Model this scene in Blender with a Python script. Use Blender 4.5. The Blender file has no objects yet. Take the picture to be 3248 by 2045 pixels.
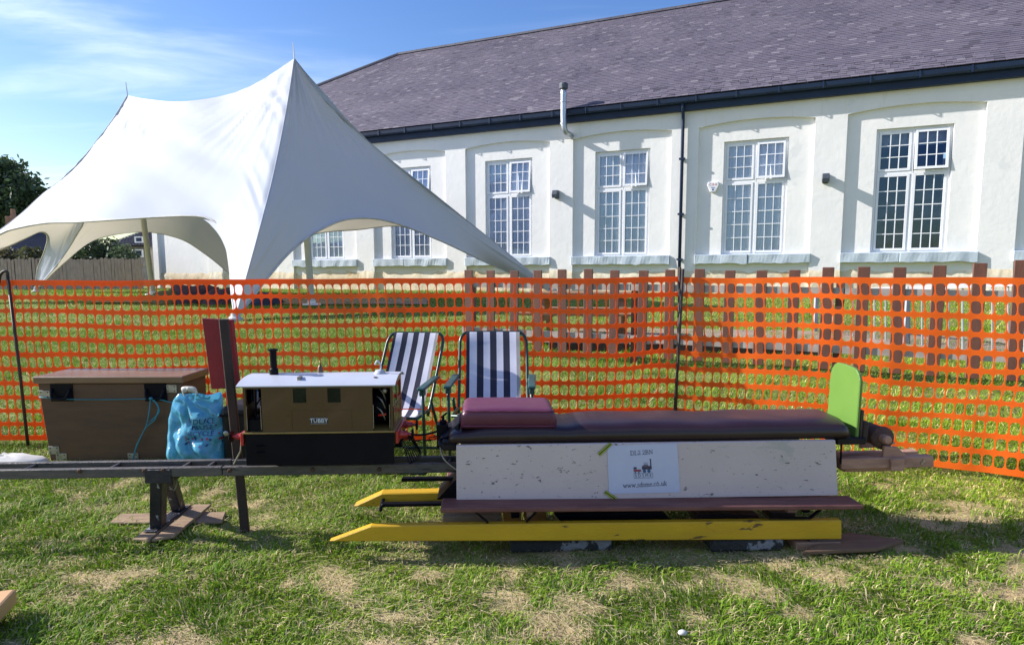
import bpy, bmesh, math, random
import numpy as np
from mathutils import Vector as V, Matrix, noise as mnoise

random.seed(7); RNG = np.random.default_rng(11)
SC = bpy.context.scene; COL = SC.collection
R_ = math.radians

# ------------------------------------------------------------------ camera
LENS = 22.0; PITCH = R_(6.17); ROLL = R_(-0.17); EYE = 1.038
cd = bpy.data.cameras.new('camera'); cam = bpy.data.objects.new('camera', cd); COL.objects.link(cam)
cd.sensor_width = 36; cd.sensor_fit = 'HORIZONTAL'; cd.lens = LENS; cd.shift_y = (1077 - 1022.5) / 3248
cd.clip_start = 0.05; cd.clip_end = 1500
cam.matrix_world = Matrix.Translation((0, 0, EYE)) @ Matrix.Rotation(R_(90) - PITCH, 4, 'X') @ Matrix.Rotation(ROLL, 4, 'Z')
SC.camera = cam

# ------------------------------------------------------------------ sky, sun, exposure
SUN = V((-1.85, 0.27, 1.0)).normalized()
w = bpy.data.worlds.new('World'); SC.world = w; w.use_nodes = True
nt = w.node_tree; N = nt.nodes; L = nt.links; N.clear()
wo = N.new('ShaderNodeOutputWorld'); bg = N.new('ShaderNodeBackground'); sky = N.new('ShaderNodeTexSky')
sky.sky_type = 'NISHITA'; sky.sun_disc = False; sky.sun_elevation = math.asin(SUN.z)
sky.sun_rotation = math.atan2(SUN.x, SUN.y); sky.air_density = 1.3; sky.dust_density = 0.6; sky.ozone_density = 4.0
sky.altitude = 0
tc = N.new('ShaderNodeTexCoord'); sep = N.new('ShaderNodeSeparateXYZ'); L.new(tc.outputs['Generated'], sep.inputs[0])
def wm(op, a, b=None, c=None):
    n = N.new('ShaderNodeMath'); n.operation = op
    for i, x in enumerate((a, b, c)):
        if x is None: continue
        if hasattr(x, 'links'): L.new(x, n.inputs[i])
        else: n.inputs[i].default_value = x
    return n.outputs[0]
zc = wm('ADD', wm('MAXIMUM', sep.outputs[2], 0.0), 0.12)
comb = N.new('ShaderNodeCombineXYZ'); L.new(wm('DIVIDE', sep.outputs[0], zc), comb.inputs[0]); L.new(wm('DIVIDE', sep.outputs[1], zc), comb.inputs[1])
mp = N.new('ShaderNodeMapping'); mp.inputs['Rotation'].default_value = (0, 0, R_(-24)); mp.inputs['Scale'].default_value = (0.42, 1.5, 1); mp.inputs['Location'].default_value = (0.6, 0.35, 0)
L.new(comb.outputs[0], mp.inputs[0])
n1 = N.new('ShaderNodeTexNoise'); n1.inputs['Scale'].default_value = 1.3; n1.inputs['Detail'].default_value = 9; n1.inputs['Roughness'].default_value = 0.56; n1.inputs['Distortion'].default_value = 0.9
L.new(mp.outputs[0], n1.inputs['Vector'])
n2 = N.new('ShaderNodeTexNoise'); n2.inputs['Scale'].default_value = 0.55; n2.inputs['Detail'].default_value = 3
L.new(comb.outputs[0], n2.inputs['Vector'])
cr = N.new('ShaderNodeMapRange'); cr.inputs[1].default_value = 0.475; cr.inputs[2].default_value = 0.86; cr.interpolation_type = 'SMOOTHSTEP'
L.new(wm('ADD', wm('MULTIPLY', n1.outputs[0], 0.70), wm('MULTIPLY', n2.outputs[0], 0.36)), cr.inputs[0])
mix = N.new('ShaderNodeMixRGB'); mix.inputs[2].default_value = (9.2, 9.8, 10.6, 1)
L.new(wm('MULTIPLY', cr.outputs[0], 0.85), mix.inputs[0])
hsv = N.new('ShaderNodeHueSaturation'); hsv.inputs['Saturation'].default_value = 1.22; hsv.inputs['Hue'].default_value = 0.518; hsv.inputs['Value'].default_value = 1.1
L.new(sky.outputs[0], hsv.inputs['Color']); L.new(hsv.outputs[0], mix.inputs[1])
L.new(mix.outputs[0], bg.inputs[0]); bg.inputs[1].default_value = 0.092; L.new(bg.outputs[0], wo.inputs[0])
sl = bpy.data.lights.new('sun', 'SUN'); sl.energy = 5.0; sl.angle = R_(0.5); sl.color = (1.0, 0.95, 0.885)
so = bpy.data.objects.new('sun', sl); COL.objects.link(so); so.rotation_euler = SUN.to_track_quat('Z', 'Y').to_euler(); so.location = (-30, 2, 20)
SC.view_settings.view_transform = 'Standard'; SC.view_settings.look = 'None'; SC.view_settings.gamma = 1.0
SC.view_settings.exposure = 0.92
SC.render.engine = 'CYCLES'; SC.cycles.max_bounces = 6; SC.cycles.transparent_max_bounces = 12; SC.cycles.use_denoising = True

# ------------------------------------------------------------------ measuring helpers: a reading of the photograph to a point at a known depth
K = 3248 / 2408; FPX = LENS / 36 * 3248
def ray(u, v):
    x = u * K - 1624; y = v * K - 1077; c, s = math.cos(ROLL), math.sin(ROLL)
    x, y = c * x + s * y, -s * x + c * y
    r, up = x / FPX, -y / FPX; cp, sp = math.cos(PITCH), math.sin(PITCH)
    return V((r, cp + up * sp, -sp + up * cp))
def at(u, v, Y):
    d = ray(u, v); return V((0, 0, EYE)) + d * (Y / d.y)
def gz(x, y):
    return 0.036 * min(max(y - 4.5, 0), 12)
def gnd(u, v):
    d = ray(u, v); lo, hi = 0.5, 80
    for _ in range(50):
        m = (lo + hi) / 2; P = V((0, 0, EYE)) + d * (m / d.y)
        if P.z > gz(P.x, P.y): lo = m
        else: hi = m
    return P
class Frame:
    def __init__(s, o, ex, ey, ez=V((0, 0, 1))): s.o, s.ex, s.ey, s.ez = V(o), V(ex), V(ey), V(ez)
    def __call__(s, a, b, c): return s.o + s.ex * a + s.ey * b + s.ez * c
    def hit(s, u, v, b):          # reading -> (a, c) on the plane ey = b
        d = ray(u, v); O = V((0, 0, EYE)); k = ((s.o + s.ey * b - O).dot(s.ey)) / d.dot(s.ey); P = O + d * k - s.o
        return P.dot(s.ex), P.dot(s.ez)
WORLD = Frame((0, 0, 0), (1, 0, 0), (0, 1, 0))
th = R_(2.3); TR = Frame((0, 2.44, 0), (math.cos(th), math.sin(th), 0), (math.sin(th), -math.cos(th), 0))   # the miniature railway: along, towards the viewer, up
ANG = -0.41; HB = Frame((-8.08, 23.35, 0), (math.cos(ANG), math.sin(ANG), 0), (math.sin(ANG), -math.cos(ANG), 0))  # the hall: along its wall, outwards, up

# ------------------------------------------------------------------ materials
def lin(h):
    if not isinstance(h, str): return tuple(h)
    h = h.lstrip('#'); o = []
    for i in (0, 2, 4):
        c = int(h[i:i+2], 16) / 255; o.append(c / 12.92 if c <= 0.04045 else ((c + 0.055) / 1.055) ** 2.4)
    return tuple(o)
def c4(c): return (*lin(c)[:3], 1)
def M(name, c, c2=None, rough=0.6, metal=0, scale=6, lo=0.35, hi=0.65, bump=0, bscale=60, chips=(), spec=0.5, stretch=(1, 1, 1), trans=0, coat=0, attr=None, rvar=0.12, tcol=None):
    m = bpy.data.materials.new(name); m.use_nodes = True; t = m.node_tree; n = t.nodes; l = t.links
    b = n['Principled BSDF']; b.inputs['Roughness'].default_value = rough; b.inputs['Metallic'].default_value = metal
    b.inputs['Specular IOR Level'].default_value = spec; b.inputs['Coat Weight'].default_value = coat
    tcn = n.new('ShaderNodeTexCoord'); mpn = n.new('ShaderNodeMapping'); mpn.inputs['Scale'].default_value = stretch
    l.new(tcn.outputs['Object'], mpn.inputs[0]); vec = mpn.outputs[0]
    def noise(sc, det=6, ro=0.6, dist=0.0, v=None):
        x = n.new('ShaderNodeTexNoise'); x.inputs['Scale'].default_value = sc; x.inputs['Detail'].default_value = det
        x.inputs['Roughness'].default_value = ro; x.inputs['Distortion'].default_value = dist; l.new(v or vec, x.inputs['Vector']); return x.outputs[0]
    def ramp(src, a, z):
        x = n.new('ShaderNodeMapRange'); x.inputs[1].default_value = a; x.inputs[2].default_value = z; l.new(src, x.inputs[0]); return x.outputs[0]
    def mixc(f, a, z):
        x = n.new('ShaderNodeMixRGB'); l.new(f, x.inputs[0])
        for i, y in ((1, a), (2, z)):
            if hasattr(y, 'links'): l.new(y, x.inputs[i])
            else: x.inputs[i].default_value = c4(y)
        return x.outputs[0]
    if attr:
        an = n.new('ShaderNodeAttribute'); an.attribute_name = attr; colr = an.outputs['Color']
        if c2: colr = mixc(ramp(noise(scale), lo, hi), colr, c2)
    else:
        cc = lin(c)
        if c2 is None: c2 = tuple(x * 0.72 for x in cc)
        colr = mixc(ramp(noise(scale), lo, hi), cc, c2)
    for (cs, t0, col, st) in chips:
        v2 = None
        if st != (1, 1, 1):
            mm = n.new('ShaderNodeMapping'); mm.inputs['Scale'].default_value = st; l.new(tcn.outputs['Object'], mm.inputs[0]); v2 = mm.outputs[0]
        colr = mixc(ramp(noise(cs, 8, 0.62, 0.3, v2), t0, t0 + 0.03), colr, col)
    l.new(colr, b.inputs['Base Color'])
    l.new(ramp(noise(scale * 1.7), -0.2, 1.2), (rr := n.new('ShaderNodeMapRange')).inputs[0])
    rr.inputs[3].default_value = max(0.02, rough - rvar); rr.inputs[4].default_value = min(1, rough + rvar); l.new(rr.outputs[0], b.inputs['Roughness'])
    if bump:
        bn = n.new('ShaderNodeBump'); bn.inputs['Strength'].default_value = bump; bn.inputs['Distance'].default_value = 0.02
        l.new(noise(bscale, 7), bn.inputs['Height']); l.new(bn.outputs[0], b.inputs['Normal'])
    if trans:
        tr = n.new('ShaderNodeBsdfTranslucent')
        if tcol: tr.inputs[0].default_value = c4(tcol)
        else: l.new(colr, tr.inputs[0])
        mx = n.new('ShaderNodeMixShader'); mx.inputs[0].default_value = trans
        out = n['Material Output']; l.new(b.outputs[0], mx.inputs[1]); l.new(tr.outputs[0], mx.inputs[2]); l.new(mx.outputs[0], out.inputs[0])
    return m
def glass_mat(name, tint, refl=0.25):
    m = bpy.data.materials.new(name); m.use_nodes = True; t = m.node_tree; n = t.nodes; l = t.links; n.remove(n['Principled BSDF'])
    tr = n.new('ShaderNodeBsdfTransparent'); tr.inputs[0].default_value = c4(tint); g = n.new('ShaderNodeBsdfGlossy'); g.inputs['Color'].default_value = (0.55, 0.75, 1.0, 1); g.inputs['Roughness'].default_value = 0.03  # glossy colour tinted so reflections come out sky blue
    f = n.new('ShaderNodeFresnel'); f.inputs[0].default_value = 1.5; a = n.new('ShaderNodeMath'); a.operation = 'ADD'; a.inputs[1].default_value = refl; a.use_clamp = True
    mx = n.new('ShaderNodeMixShader'); l.new(f.outputs[0], a.inputs[0]); l.new(a.outputs[0], mx.inputs[0]); l.new(tr.outputs[0], mx.inputs[1]); l.new(g.outputs[0], mx.inputs[2])
    l.new(mx.outputs[0], n['Material Output'].inputs[0]); return m

MT = dict(
    render=M('painted_render', (0.78, 0.77, 0.75), (0.73, 0.725, 0.715), 0.8, scale=1.3, bump=0.32, bscale=6, chips=((1.1, 0.64, (0.69, 0.69, 0.685), (1, 1, 1)), (1.6, 0.62, (0.73, 0.715, 0.69), (3, 3, 0.25))), spec=0.25),
    plinth=M('plinth_stone', (0.74, 0.68, 0.55), (0.62, 0.50, 0.33), 0.85, scale=1.1, bump=0.9, bscale=5, chips=((1.4, 0.60, (0.52, 0.36, 0.19), (1, 1, 1)),), spec=0.2),
    sill=M('sill_paint', (0.43, 0.50, 0.56), (0.40, 0.46, 0.52), 0.7, scale=3, bump=0.35, bscale=7),
    upvc=M('white_frame', (0.78, 0.79, 0.82), (0.74, 0.75, 0.79), 0.35, scale=3),
    navy=M('navy_gutter', (0.008, 0.020, 0.055), (0.012, 0.028, 0.07), 0.5, scale=2, spec=0.3),
    room=M('room_dark', (0.04, 0.06, 0.11), None, 0.9),  # blue of the sky mirrored in the panes is put into this colour
    curtain=M('net_curtain', (0.88, 0.89, 0.94), (0.74, 0.76, 0.82), 0.9, scale=3, stretch=(6, 6, 0.4)),
    blind=M('roller_blind', (0.30, 0.34, 0.38), None, 0.9),
    glass=glass_mat('window_glass', (0.96, 0.975, 0.99), 0.02),
    steel=M('galvanised_flue', (0.55, 0.57, 0.60), (0.38, 0.40, 0.43), 0.38, 0.9, scale=4),
    slate=M('slate', (0, 0, 0), None, 0.62, attr='tone', spec=0.4, scale=5, bump=0.2, bscale=40),
    ridge=M('ridge_tile', (0.045, 0.048, 0.07), (0.08, 0.08, 0.10), 0.7, scale=3),
    roofbase=M('roof_underlay', (0.03, 0.03, 0.035), None, 0.9),
    tent=M('tent_fabric', (0.50, 0.545, 0.65), (0.475, 0.52, 0.625), 0.62, scale=0.8, trans=0.22, tcol=(0.86, 0.76, 0.62), spec=0.2, bump=0.05, bscale=3),
    tentseam=M('tent_hem', (0.62, 0.60, 0.58), None, 0.7, trans=0.1),
    alu=M('aluminium_pole', (0.74, 0.74, 0.76), (0.66, 0.66, 0.68), 0.45, 0.0),
    mesh=M('orange_barrier_plastic', (0.98, 0.225, 0.022), (0.95, 0.185, 0.018), 0.42, scale=1.2, trans=0.48, spec=0.4, bump=0.06, bscale=14),
    pin=M('rusty_steel_pin', (0.030, 0.026, 0.026), (0.06, 0.04, 0.03), 0.6, 0.3, scale=20),
    picket=M('brown_stained_timber', (0.155, 0.060, 0.038), (0.115, 0.045, 0.030), 0.6, scale=4, stretch=(3, 3, 0.6), bump=0.2),
    rail=M('weathered_rail', (0.42, 0.38, 0.34), (0.30, 0.26, 0.23), 0.8, scale=8),
    greypicket=M('weathered_paling', (0.47, 0.35, 0.27), (0.34, 0.25, 0.19), 0.85, scale=7, stretch=(2, 2, 0.5), bump=0.2),
    greymetal=M('grey_railing_paint', (0.36, 0.38, 0.40), None, 0.5),
    benchwood=M('picnic_table_wood', (0.30, 0.16, 0.075), (0.20, 0.10, 0.05), 0.7, scale=6, stretch=(1, 8, 8)),
    sleeper=M('old_sleeper', (0.045, 0.030, 0.026), (0.09, 0.06, 0.05), 0.85, scale=7, bump=0.5),
    gravel=M('pink_gravel', (0.36, 0.25, 0.20), (0.24, 0.19, 0.12), 0.95, scale=3.5, bump=0.8, bscale=70),
    chips_=M('bark_chips', (0.46, 0.26, 0.12), (0.34, 0.18, 0.08), 0.95, scale=14, bump=0.9, bscale=50),
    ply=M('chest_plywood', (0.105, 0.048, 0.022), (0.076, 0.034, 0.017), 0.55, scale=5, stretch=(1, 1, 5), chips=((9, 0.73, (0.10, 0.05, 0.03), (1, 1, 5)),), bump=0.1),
    black=M('black_metal', (0.0035, 0.0035, 0.007), (0.006, 0.006, 0.010), 0.42, 0.0, scale=9, spec=0.10),
    blackcase=M('black_case', (0.005, 0.005, 0.007), None, 0.45, spec=0.25),
    zinc=M('zinc_bracket', (0.42, 0.40, 0.38), (0.28, 0.26, 0.24), 0.4, 0.8, scale=20),
    cord=M('turquoise_cord', (0.03, 0.22, 0.28), None, 0.6),
    bag=M('turquoise_plastic_bag', (0.16, 0.50, 0.64), (0.05, 0.31, 0.56), 0.14, scale=5, trans=0.30, bump=0.25, bscale=16, rvar=0.05, spec=0.8),
    baghandle=M('bag_handle', (0.62, 0.60, 0.56), None, 0.5),
    printblue=M('bag_print_blue', (0.012, 0.055, 0.20), None, 0.5), printred=M('bag_print_red', (0.30, 0.06, 0.10), None, 0.5),
    red=M('red_board_paint', (0.26, 0.010, 0.018), (0.20, 0.008, 0.016), 0.6, scale=6, chips=((40, 0.72, (0.5, 0.25, 0.25), (1, 1, 0.3)),), bump=0.15),
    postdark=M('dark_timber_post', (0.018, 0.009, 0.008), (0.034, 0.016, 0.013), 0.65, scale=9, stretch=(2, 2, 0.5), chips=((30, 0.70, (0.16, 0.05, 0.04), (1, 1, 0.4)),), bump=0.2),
    locobrown=M('loco_brown_paint', (0.060, 0.027, 0.012), (0.050, 0.022, 0.010), 0.3, scale=3, coat=0.4),
    locoroof=M('loco_roof_white', (0.46, 0.48, 0.55), (0.41, 0.43, 0.50), 0.4, scale=5),
    locobead=M('loco_cream_bead', (0.30, 0.20, 0.06), None, 0.4),
    locored=M('buffer_red', (0.42, 0.012, 0.018), None, 0.35, coat=0.3),
    brass=M('aged_bell_metal', (0.16, 0.10, 0.07), None, 0.4, 0.8),
    nameplate=M('nameplate_navy', (0.012, 0.014, 0.032), None, 0.4), white=M('white_lettering', (0.75, 0.77, 0.8), None, 0.5),
    dimglass=glass_mat('loco_glass', (0.10, 0.11, 0.13), 0.0),
    trackside=M('weathered_track_bar', (0.055, 0.053, 0.056), (0.115, 0.10, 0.092), 0.55, 0.2, scale=7, stretch=(1, 1, 4), chips=((14, 0.62, (0.022, 0.02, 0.022), (0.5, 1, 4)),), bump=0.2),
    rusty=M('rusty_bolt', (0.10, 0.05, 0.03), None, 0.7, 0.4),
    legsteel=M('chipped_stand_steel', (0.012, 0.014, 0.024), (0.03, 0.03, 0.042), 0.45, 0.3, scale=8, chips=((26, 0.60, (0.30, 0.31, 0.34), (1, 1, 0.5)),), bump=0.25),
    plank=M('weathered_plank', (0.33, 0.225, 0.13), (0.23, 0.15, 0.09), 0.8, scale=6, stretch=(1, 7, 3), bump=0.3, chips=((18, 0.66, (0.05, 0.03, 0.02), (0.4, 5, 3)),)),
    freshwood=M('fresh_sawn_block', (0.52, 0.25, 0.09), (0.40, 0.18, 0.06), 0.7, scale=9, stretch=(1, 4, 4)),
    oldblock=M('sun_bleached_block', (0.30, 0.175, 0.105), (0.22, 0.125, 0.08), 0.8, scale=9, stretch=(1, 5, 5), bump=0.2),
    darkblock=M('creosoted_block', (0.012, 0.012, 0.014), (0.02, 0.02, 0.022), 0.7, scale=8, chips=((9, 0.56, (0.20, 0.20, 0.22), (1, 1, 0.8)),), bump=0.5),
    yellow=M('yellow_beam_paint', (0.58, 0.345, 0.010), (0.50, 0.285, 0.009), 0.5, scale=4, stretch=(1, 3, 3), chips=((26, 0.615, (0.12, 0.07, 0.02), (0.3, 1, 1)),), bump=0.15),
    coachwhite=M('chipped_white_paint', (0.57, 0.475, 0.475), (0.52, 0.43, 0.43), 0.55, scale=2.5, chips=((38, 0.642, (0.11, 0.09, 0.095), (0.45, 1, 1)), (90, 0.64, (0.12, 0.10, 0.10), (0.5, 1, 1.2)), (7, 0.62, (0.42, 0.385, 0.37), (0.4, 1, 1))), bump=0.12),
    vinyl=M('maroon_seat_vinyl', (0.017, 0.007, 0.011), (0.027, 0.011, 0.015), 0.34, scale=4, chips=((30, 0.735, (0.22, 0.16, 0.16), (0.4, 1, 1)),), bump=0.06, bscale=25),
    blackvinyl=M('black_base_trim', (0.005, 0.0045, 0.009), (0.008, 0.007, 0.013), 0.45, scale=5, spec=0.25),
    purple=M('plum_cushion_vinyl', (0.115, 0.026, 0.060), (0.10, 0.022, 0.052), 0.4, scale=4, bump=0.12, bscale=14),
    green=M('green_backrest_paint', (0.105, 0.215, 0.036), (0.095, 0.19, 0.032), 0.45, scale=5, chips=((22, 0.745, (0.05, 0.09, 0.02), (1, 1, 0.5)),)),
    maroonwood=M('maroon_foot_board', (0.115, 0.036, 0.034), (0.18, 0.075, 0.062), 0.6, scale=6, stretch=(1, 5, 5), chips=((18, 0.70, (0.32, 0.21, 0.19), (0.5, 1, 1)),), bump=0.2),
    paper=M('laminated_paper', (0.50, 0.52, 0.70), (0.47, 0.49, 0.68), 0.25, scale=7, coat=0.3),
    ink=M('sign_ink', (0.045, 0.05, 0.10), None, 0.6), inkred=M('sign_ink_red', (0.28, 0.06, 0.10), None, 0.6), inkblue=M('sign_ink_blue', (0.05, 0.12, 0.26), None, 0.6),
    tape=M('striped_tape_green', (0.14, 0.20, 0.015), None, 0.4), tapedark=M('striped_tape_dark', (0.02, 0.03, 0.012), None, 0.4), tapelight=M('striped_tape_yellow', (0.48, 0.52, 0.10), None, 0.4),
    endwood=M('end_stop_timber', (0.46, 0.26, 0.18), (0.31, 0.165, 0.115), 0.8, scale=8, stretch=(1, 4, 4), chips=((25, 0.68, (0.05, 0.03, 0.03), (0.5, 1, 1)),), bump=0.25),
    rope=M('dark_tarred_rope', (0.075, 0.038, 0.030), (0.12, 0.062, 0.048), 0.85, scale=30, bump=0.4),
    chairgreen=M('chair_green_tube', (0.010, 0.045, 0.042), None, 0.32, 0.2, scale=5),
    armplastic=M('chair_arm_plastic', (0.02, 0.075, 0.075), None, 0.45),
    cnavy=M('chair_navy_stripe', (0.016, 0.018, 0.045), None, 0.8), cwhite=M('chair_white_stripe', (0.62, 0.61, 0.70), (0.54, 0.53, 0.62), 0.8, scale=10), cgrey=M('chair_edge_stripe', (0.32, 0.31, 0.30), None, 0.8),
    sack=M('white_sack', (0.62, 0.62, 0.60), None, 0.6), tan=M('tan_board', (0.58, 0.34, 0.16), (0.52, 0.30, 0.14), 0.6), pebble=M('pale_pebble', (0.6, 0.6, 0.58), None, 0.7),
    plankshaded=M('shaded_ground_board', (0.17, 0.10, 0.058), (0.125, 0.072, 0.043), 0.8, scale=6, stretch=(1, 7, 3), bump=0.3),  # darker copy of the plank; the shadow on this board is in its colour
    plysunlit=M('chest_lid_sunlit_ply', (0.20, 0.10, 0.045), (0.15, 0.074, 0.034), 0.38, scale=5, stretch=(1, 1, 5), bump=0.1, spec=0.8),  # chest plywood lightened: the lid's sunlit brightness is put into its colour
    lampbox=M('wall_lamp_grey', (0.06, 0.075, 0.10), None, 0.5), alarm=M('alarm_white', (0.76, 0.77, 0.80), None, 0.4), alarmred=M('alarm_red', (0.5, 0.05, 0.08), None, 0.5), alarmblue=M('alarm_blue', (0.06, 0.10, 0.32), None, 0.5),
    farbrick=M('far_brick', (0.22, 0.15, 0.12), (0.17, 0.12, 0.10), 0.9, scale=3), fartile=M('far_roof_tile', (0.085, 0.085, 0.10), (0.12, 0.11, 0.12), 0.8, scale=3), chimneybrick=M('chimney_brick', (0.38, 0.20, 0.13), None, 0.9), farrender=M('far_rendered_wall', (0.30, 0.28, 0.27), None, 0.9),
    bark=M('bark', (0.08, 0.06, 0.045), None, 0.9, scale=8, bump=0.5), leaf=M('leaf', (0, 0, 0), None, 0.55, attr='col', trans=0.3),
    blade=M('grass_blade', (0, 0, 0), None, 0.6, attr='col', trans=0.3, spec=0.12),
    canvas1=M('dark_plum_canvas', (0.085, 0.045, 0.065), None, 0.8), canvas2=M('olive_canvas', (0.16, 0.13, 0.05), None, 0.8), canvas3=M('navy_canvas', (0.03, 0.045, 0.10), None, 0.8),
)

# ------------------------------------------------------------------ mesh helpers
ORG = {}
class MB:
    def __init__(s): s.v = []; s.f = []; s.m = []; s.mi = 0
    def add(s, vs, fs):
        b = len(s.v); s.v += [V(x) for x in vs]
        for f in fs: s.f.append([b + i for i in f]); s.m.append(s.mi)
        return s
    def box(s, fr, a, b, c):
        vs = [fr(x, y, z) for x in a for y in b for z in c]
        return s.add(vs, [(0, 1, 3, 2), (4, 6, 7, 5), (0, 4, 5, 1), (2, 3, 7, 6), (0, 2, 6, 4), (1, 5, 7, 3)])
    def bar(s, p, q, wd, hd, up=V((0, 0, 1))):     # rectangular bar from p to q
        p, q = V(p), V(q); d = (q - p).normalized(); sd = d.cross(up)
        if sd.length < 1e-4: sd = d.cross(V((1, 0, 0)))
        sd.normalize(); u = sd.cross(d)
        fr = Frame(p, d, sd, u); return s.box(fr, (0, (q - p).length), (-wd / 2, wd / 2), (-hd / 2, hd / 2))
    def prism(s, fr, poly, b0, b1):                # poly in (ex, ez), extruded along ey
        n = len(poly); vs = [fr(x, b0, z) for x, z in poly] + [fr(x, b1, z) for x, z in poly]
        fs = [tuple(range(n)), tuple(range(2 * n - 1, n - 1, -1))] + [(i, (i + 1) % n, n + (i + 1) % n, n + i) for i in range(n)]
        return s.add(vs, fs)
    def poly(s, pts): return s.add(pts, [tuple(range(len(pts)))])
    def tube(s, pts, r, n=8, closed=False, cap=True):
        pts = [V(p) for p in pts]; m = len(pts); rs = r if isinstance(r, (list, tuple)) else [r] * m
        T = []
        for i in range(m):
            a = pts[(i - 1) % m] if (closed or i > 0) else pts[i]; b = pts[(i + 1) % m] if (closed or i < m - 1) else pts[i]
            T.append((b - a).normalized())
        x = T[0].cross(V((0, 0, 1)))
        if x.length < 0.05: x = T[0].cross(V((1, 0, 0)))
        x.normalize(); vs = []
        for i in range(m):
            x = (x - T[i] * x.dot(T[i])); x.normalize(); y = T[i].cross(x)
            for k in range(n):
                a = 2 * math.pi * k / n; vs.append(pts[i] + (x * math.cos(a) + y * math.sin(a)) * rs[i])
        fs = []
        for i in range(m if closed else m - 1):
            j = (i + 1) % m
            for k in range(n): fs.append((i * n + k, i * n + (k + 1) % n, j * n + (k + 1) % n, j * n + k))
        if cap and not closed: fs += [tuple(range(n - 1, -1, -1)), tuple((m - 1) * n + k for k in range(n))]
        return s.add(vs, fs)
    def lathe(s, o, axis, prof, n=20):             # prof: (distance along axis, radius)
        o = V(o); ax = V(axis).normalized(); x = ax.cross(V((0, 0, 1)))
        if x.length < 0.05: x = ax.cross(V((1, 0, 0)))
        x.normalize(); y = ax.cross(x); m = len(prof)
        vs = [o + ax * d + (x * math.cos(2 * math.pi * k / n) + y * math.sin(2 * math.pi * k / n)) * max(r, 1e-4) for d, r in prof for k in range(n)]
        fs = [(i * n + k, i * n + (k + 1) % n, (i + 1) * n + (k + 1) % n, (i + 1) * n + k) for i in range(m - 1) for k in range(n)]
        return s.add(vs, fs + [tuple(range(n - 1, -1, -1)), tuple((m - 1) * n + k for k in range(n))])
    def grid(s, P, nu, nv, closed_u=False):        # P(i, j)
        vs = [P(i, j) for i in range(nu) for j in range(nv)]; fs = []
        for i in range(nu if closed_u else nu - 1):
            for j in range(nv - 1):
                k = (i + 1) % nu; fs.append((i * nv + j, k * nv + j, k * nv + j + 1, i * nv + j + 1))
        return s.add(vs, fs)
    def build(s, name, mats, parent=None, smooth=False, bevel=0, normals=True, segs=1, solid=0, sub=0, origin=None):
        if not isinstance(mats, (list, tuple)): mats = [mats]
        if parent is not None: o0 = ORG[parent.name]
        elif origin is not None: o0 = V(origin)
        else:
            xs = [p.x for p in s.v]; ys = [p.y for p in s.v]; zs = [p.z for p in s.v]; o0 = V(((min(xs) + max(xs)) / 2, (min(ys) + max(ys)) / 2, min(zs)))
        me = bpy.data.meshes.new(name); me.from_pydata([tuple(p - o0) for p in s.v], [], s.f)
        for m in mats: me.materials.append(MT[m] if isinstance(m, str) else m)
        if len(mats) > 1: me.polygons.foreach_set('material_index', s.m)
        if normals:
            bm = bmesh.new(); bm.from_mesh(me); bmesh.ops.recalc_face_normals(bm, faces=bm.faces); bm.to_mesh(me); bm.free()
        if smooth: me.polygons.foreach_set('use_smooth', [True] * len(me.polygons))
        me.update(); o = bpy.data.objects.new(name, me); COL.objects.link(o)
        if parent is not None: o.parent = parent
        else: o.location = o0
        ORG[o.name] = o0
        if solid: md = o.modifiers.new('thickness', 'SOLIDIFY'); md.thickness = solid; md.offset = 0
        if bevel: md = o.modifiers.new('bevel', 'BEVEL'); md.width = bevel; md.segments = segs; md.limit_method = 'ANGLE'; md.angle_limit = R_(40)
        if sub: md = o.modifiers.new('sub', 'SUBSURF'); md.levels = sub; md.render_levels = sub
        return o
def tag(o, label=None, cat=None, group=None, kind=None):
    if label: o['label'] = label
    if cat: o['category'] = cat
    if group: o['group'] = group
    if kind: o['kind'] = kind
    return o
def thing(name, loc, label, cat, group=None):
    o = bpy.data.objects.new(name, None); o.empty_display_size = 0.1; COL.objects.link(o); o.location = V(loc); ORG[o.name] = V(loc); return tag(o, label, cat, group)
def catmull(pts, n):
    P = [V(p) for p in pts]; P = [P[0] * 2 - P[1]] + P + [P[-1] * 2 - P[-2]]; out = []
    for i in range(1, len(P) - 2):
        for k in range(n):
            t = k / n; a, b, c, d = P[i-1], P[i], P[i+1], P[i+2]
            out.append(0.5 * ((2 * b) + (c - a) * t + (2 * a - 5 * b + 4 * c - d) * t * t + (3 * b - a - 3 * c + d) * t ** 3))
    out.append(P[-2]); return out
def resample(pts, n):
    d = [0]
    for a, b in zip(pts, pts[1:]): d.append(d[-1] + (b - a).length)
    out = []; j = 0
    for i in range(n):
        t = d[-1] * i / (n - 1)
        while j < len(d) - 2 and d[j + 1] < t: j += 1
        s = d[j + 1] - d[j]; out.append(pts[j].lerp(pts[j + 1], (t - d[j]) / s if s else 0))
    return out
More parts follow.
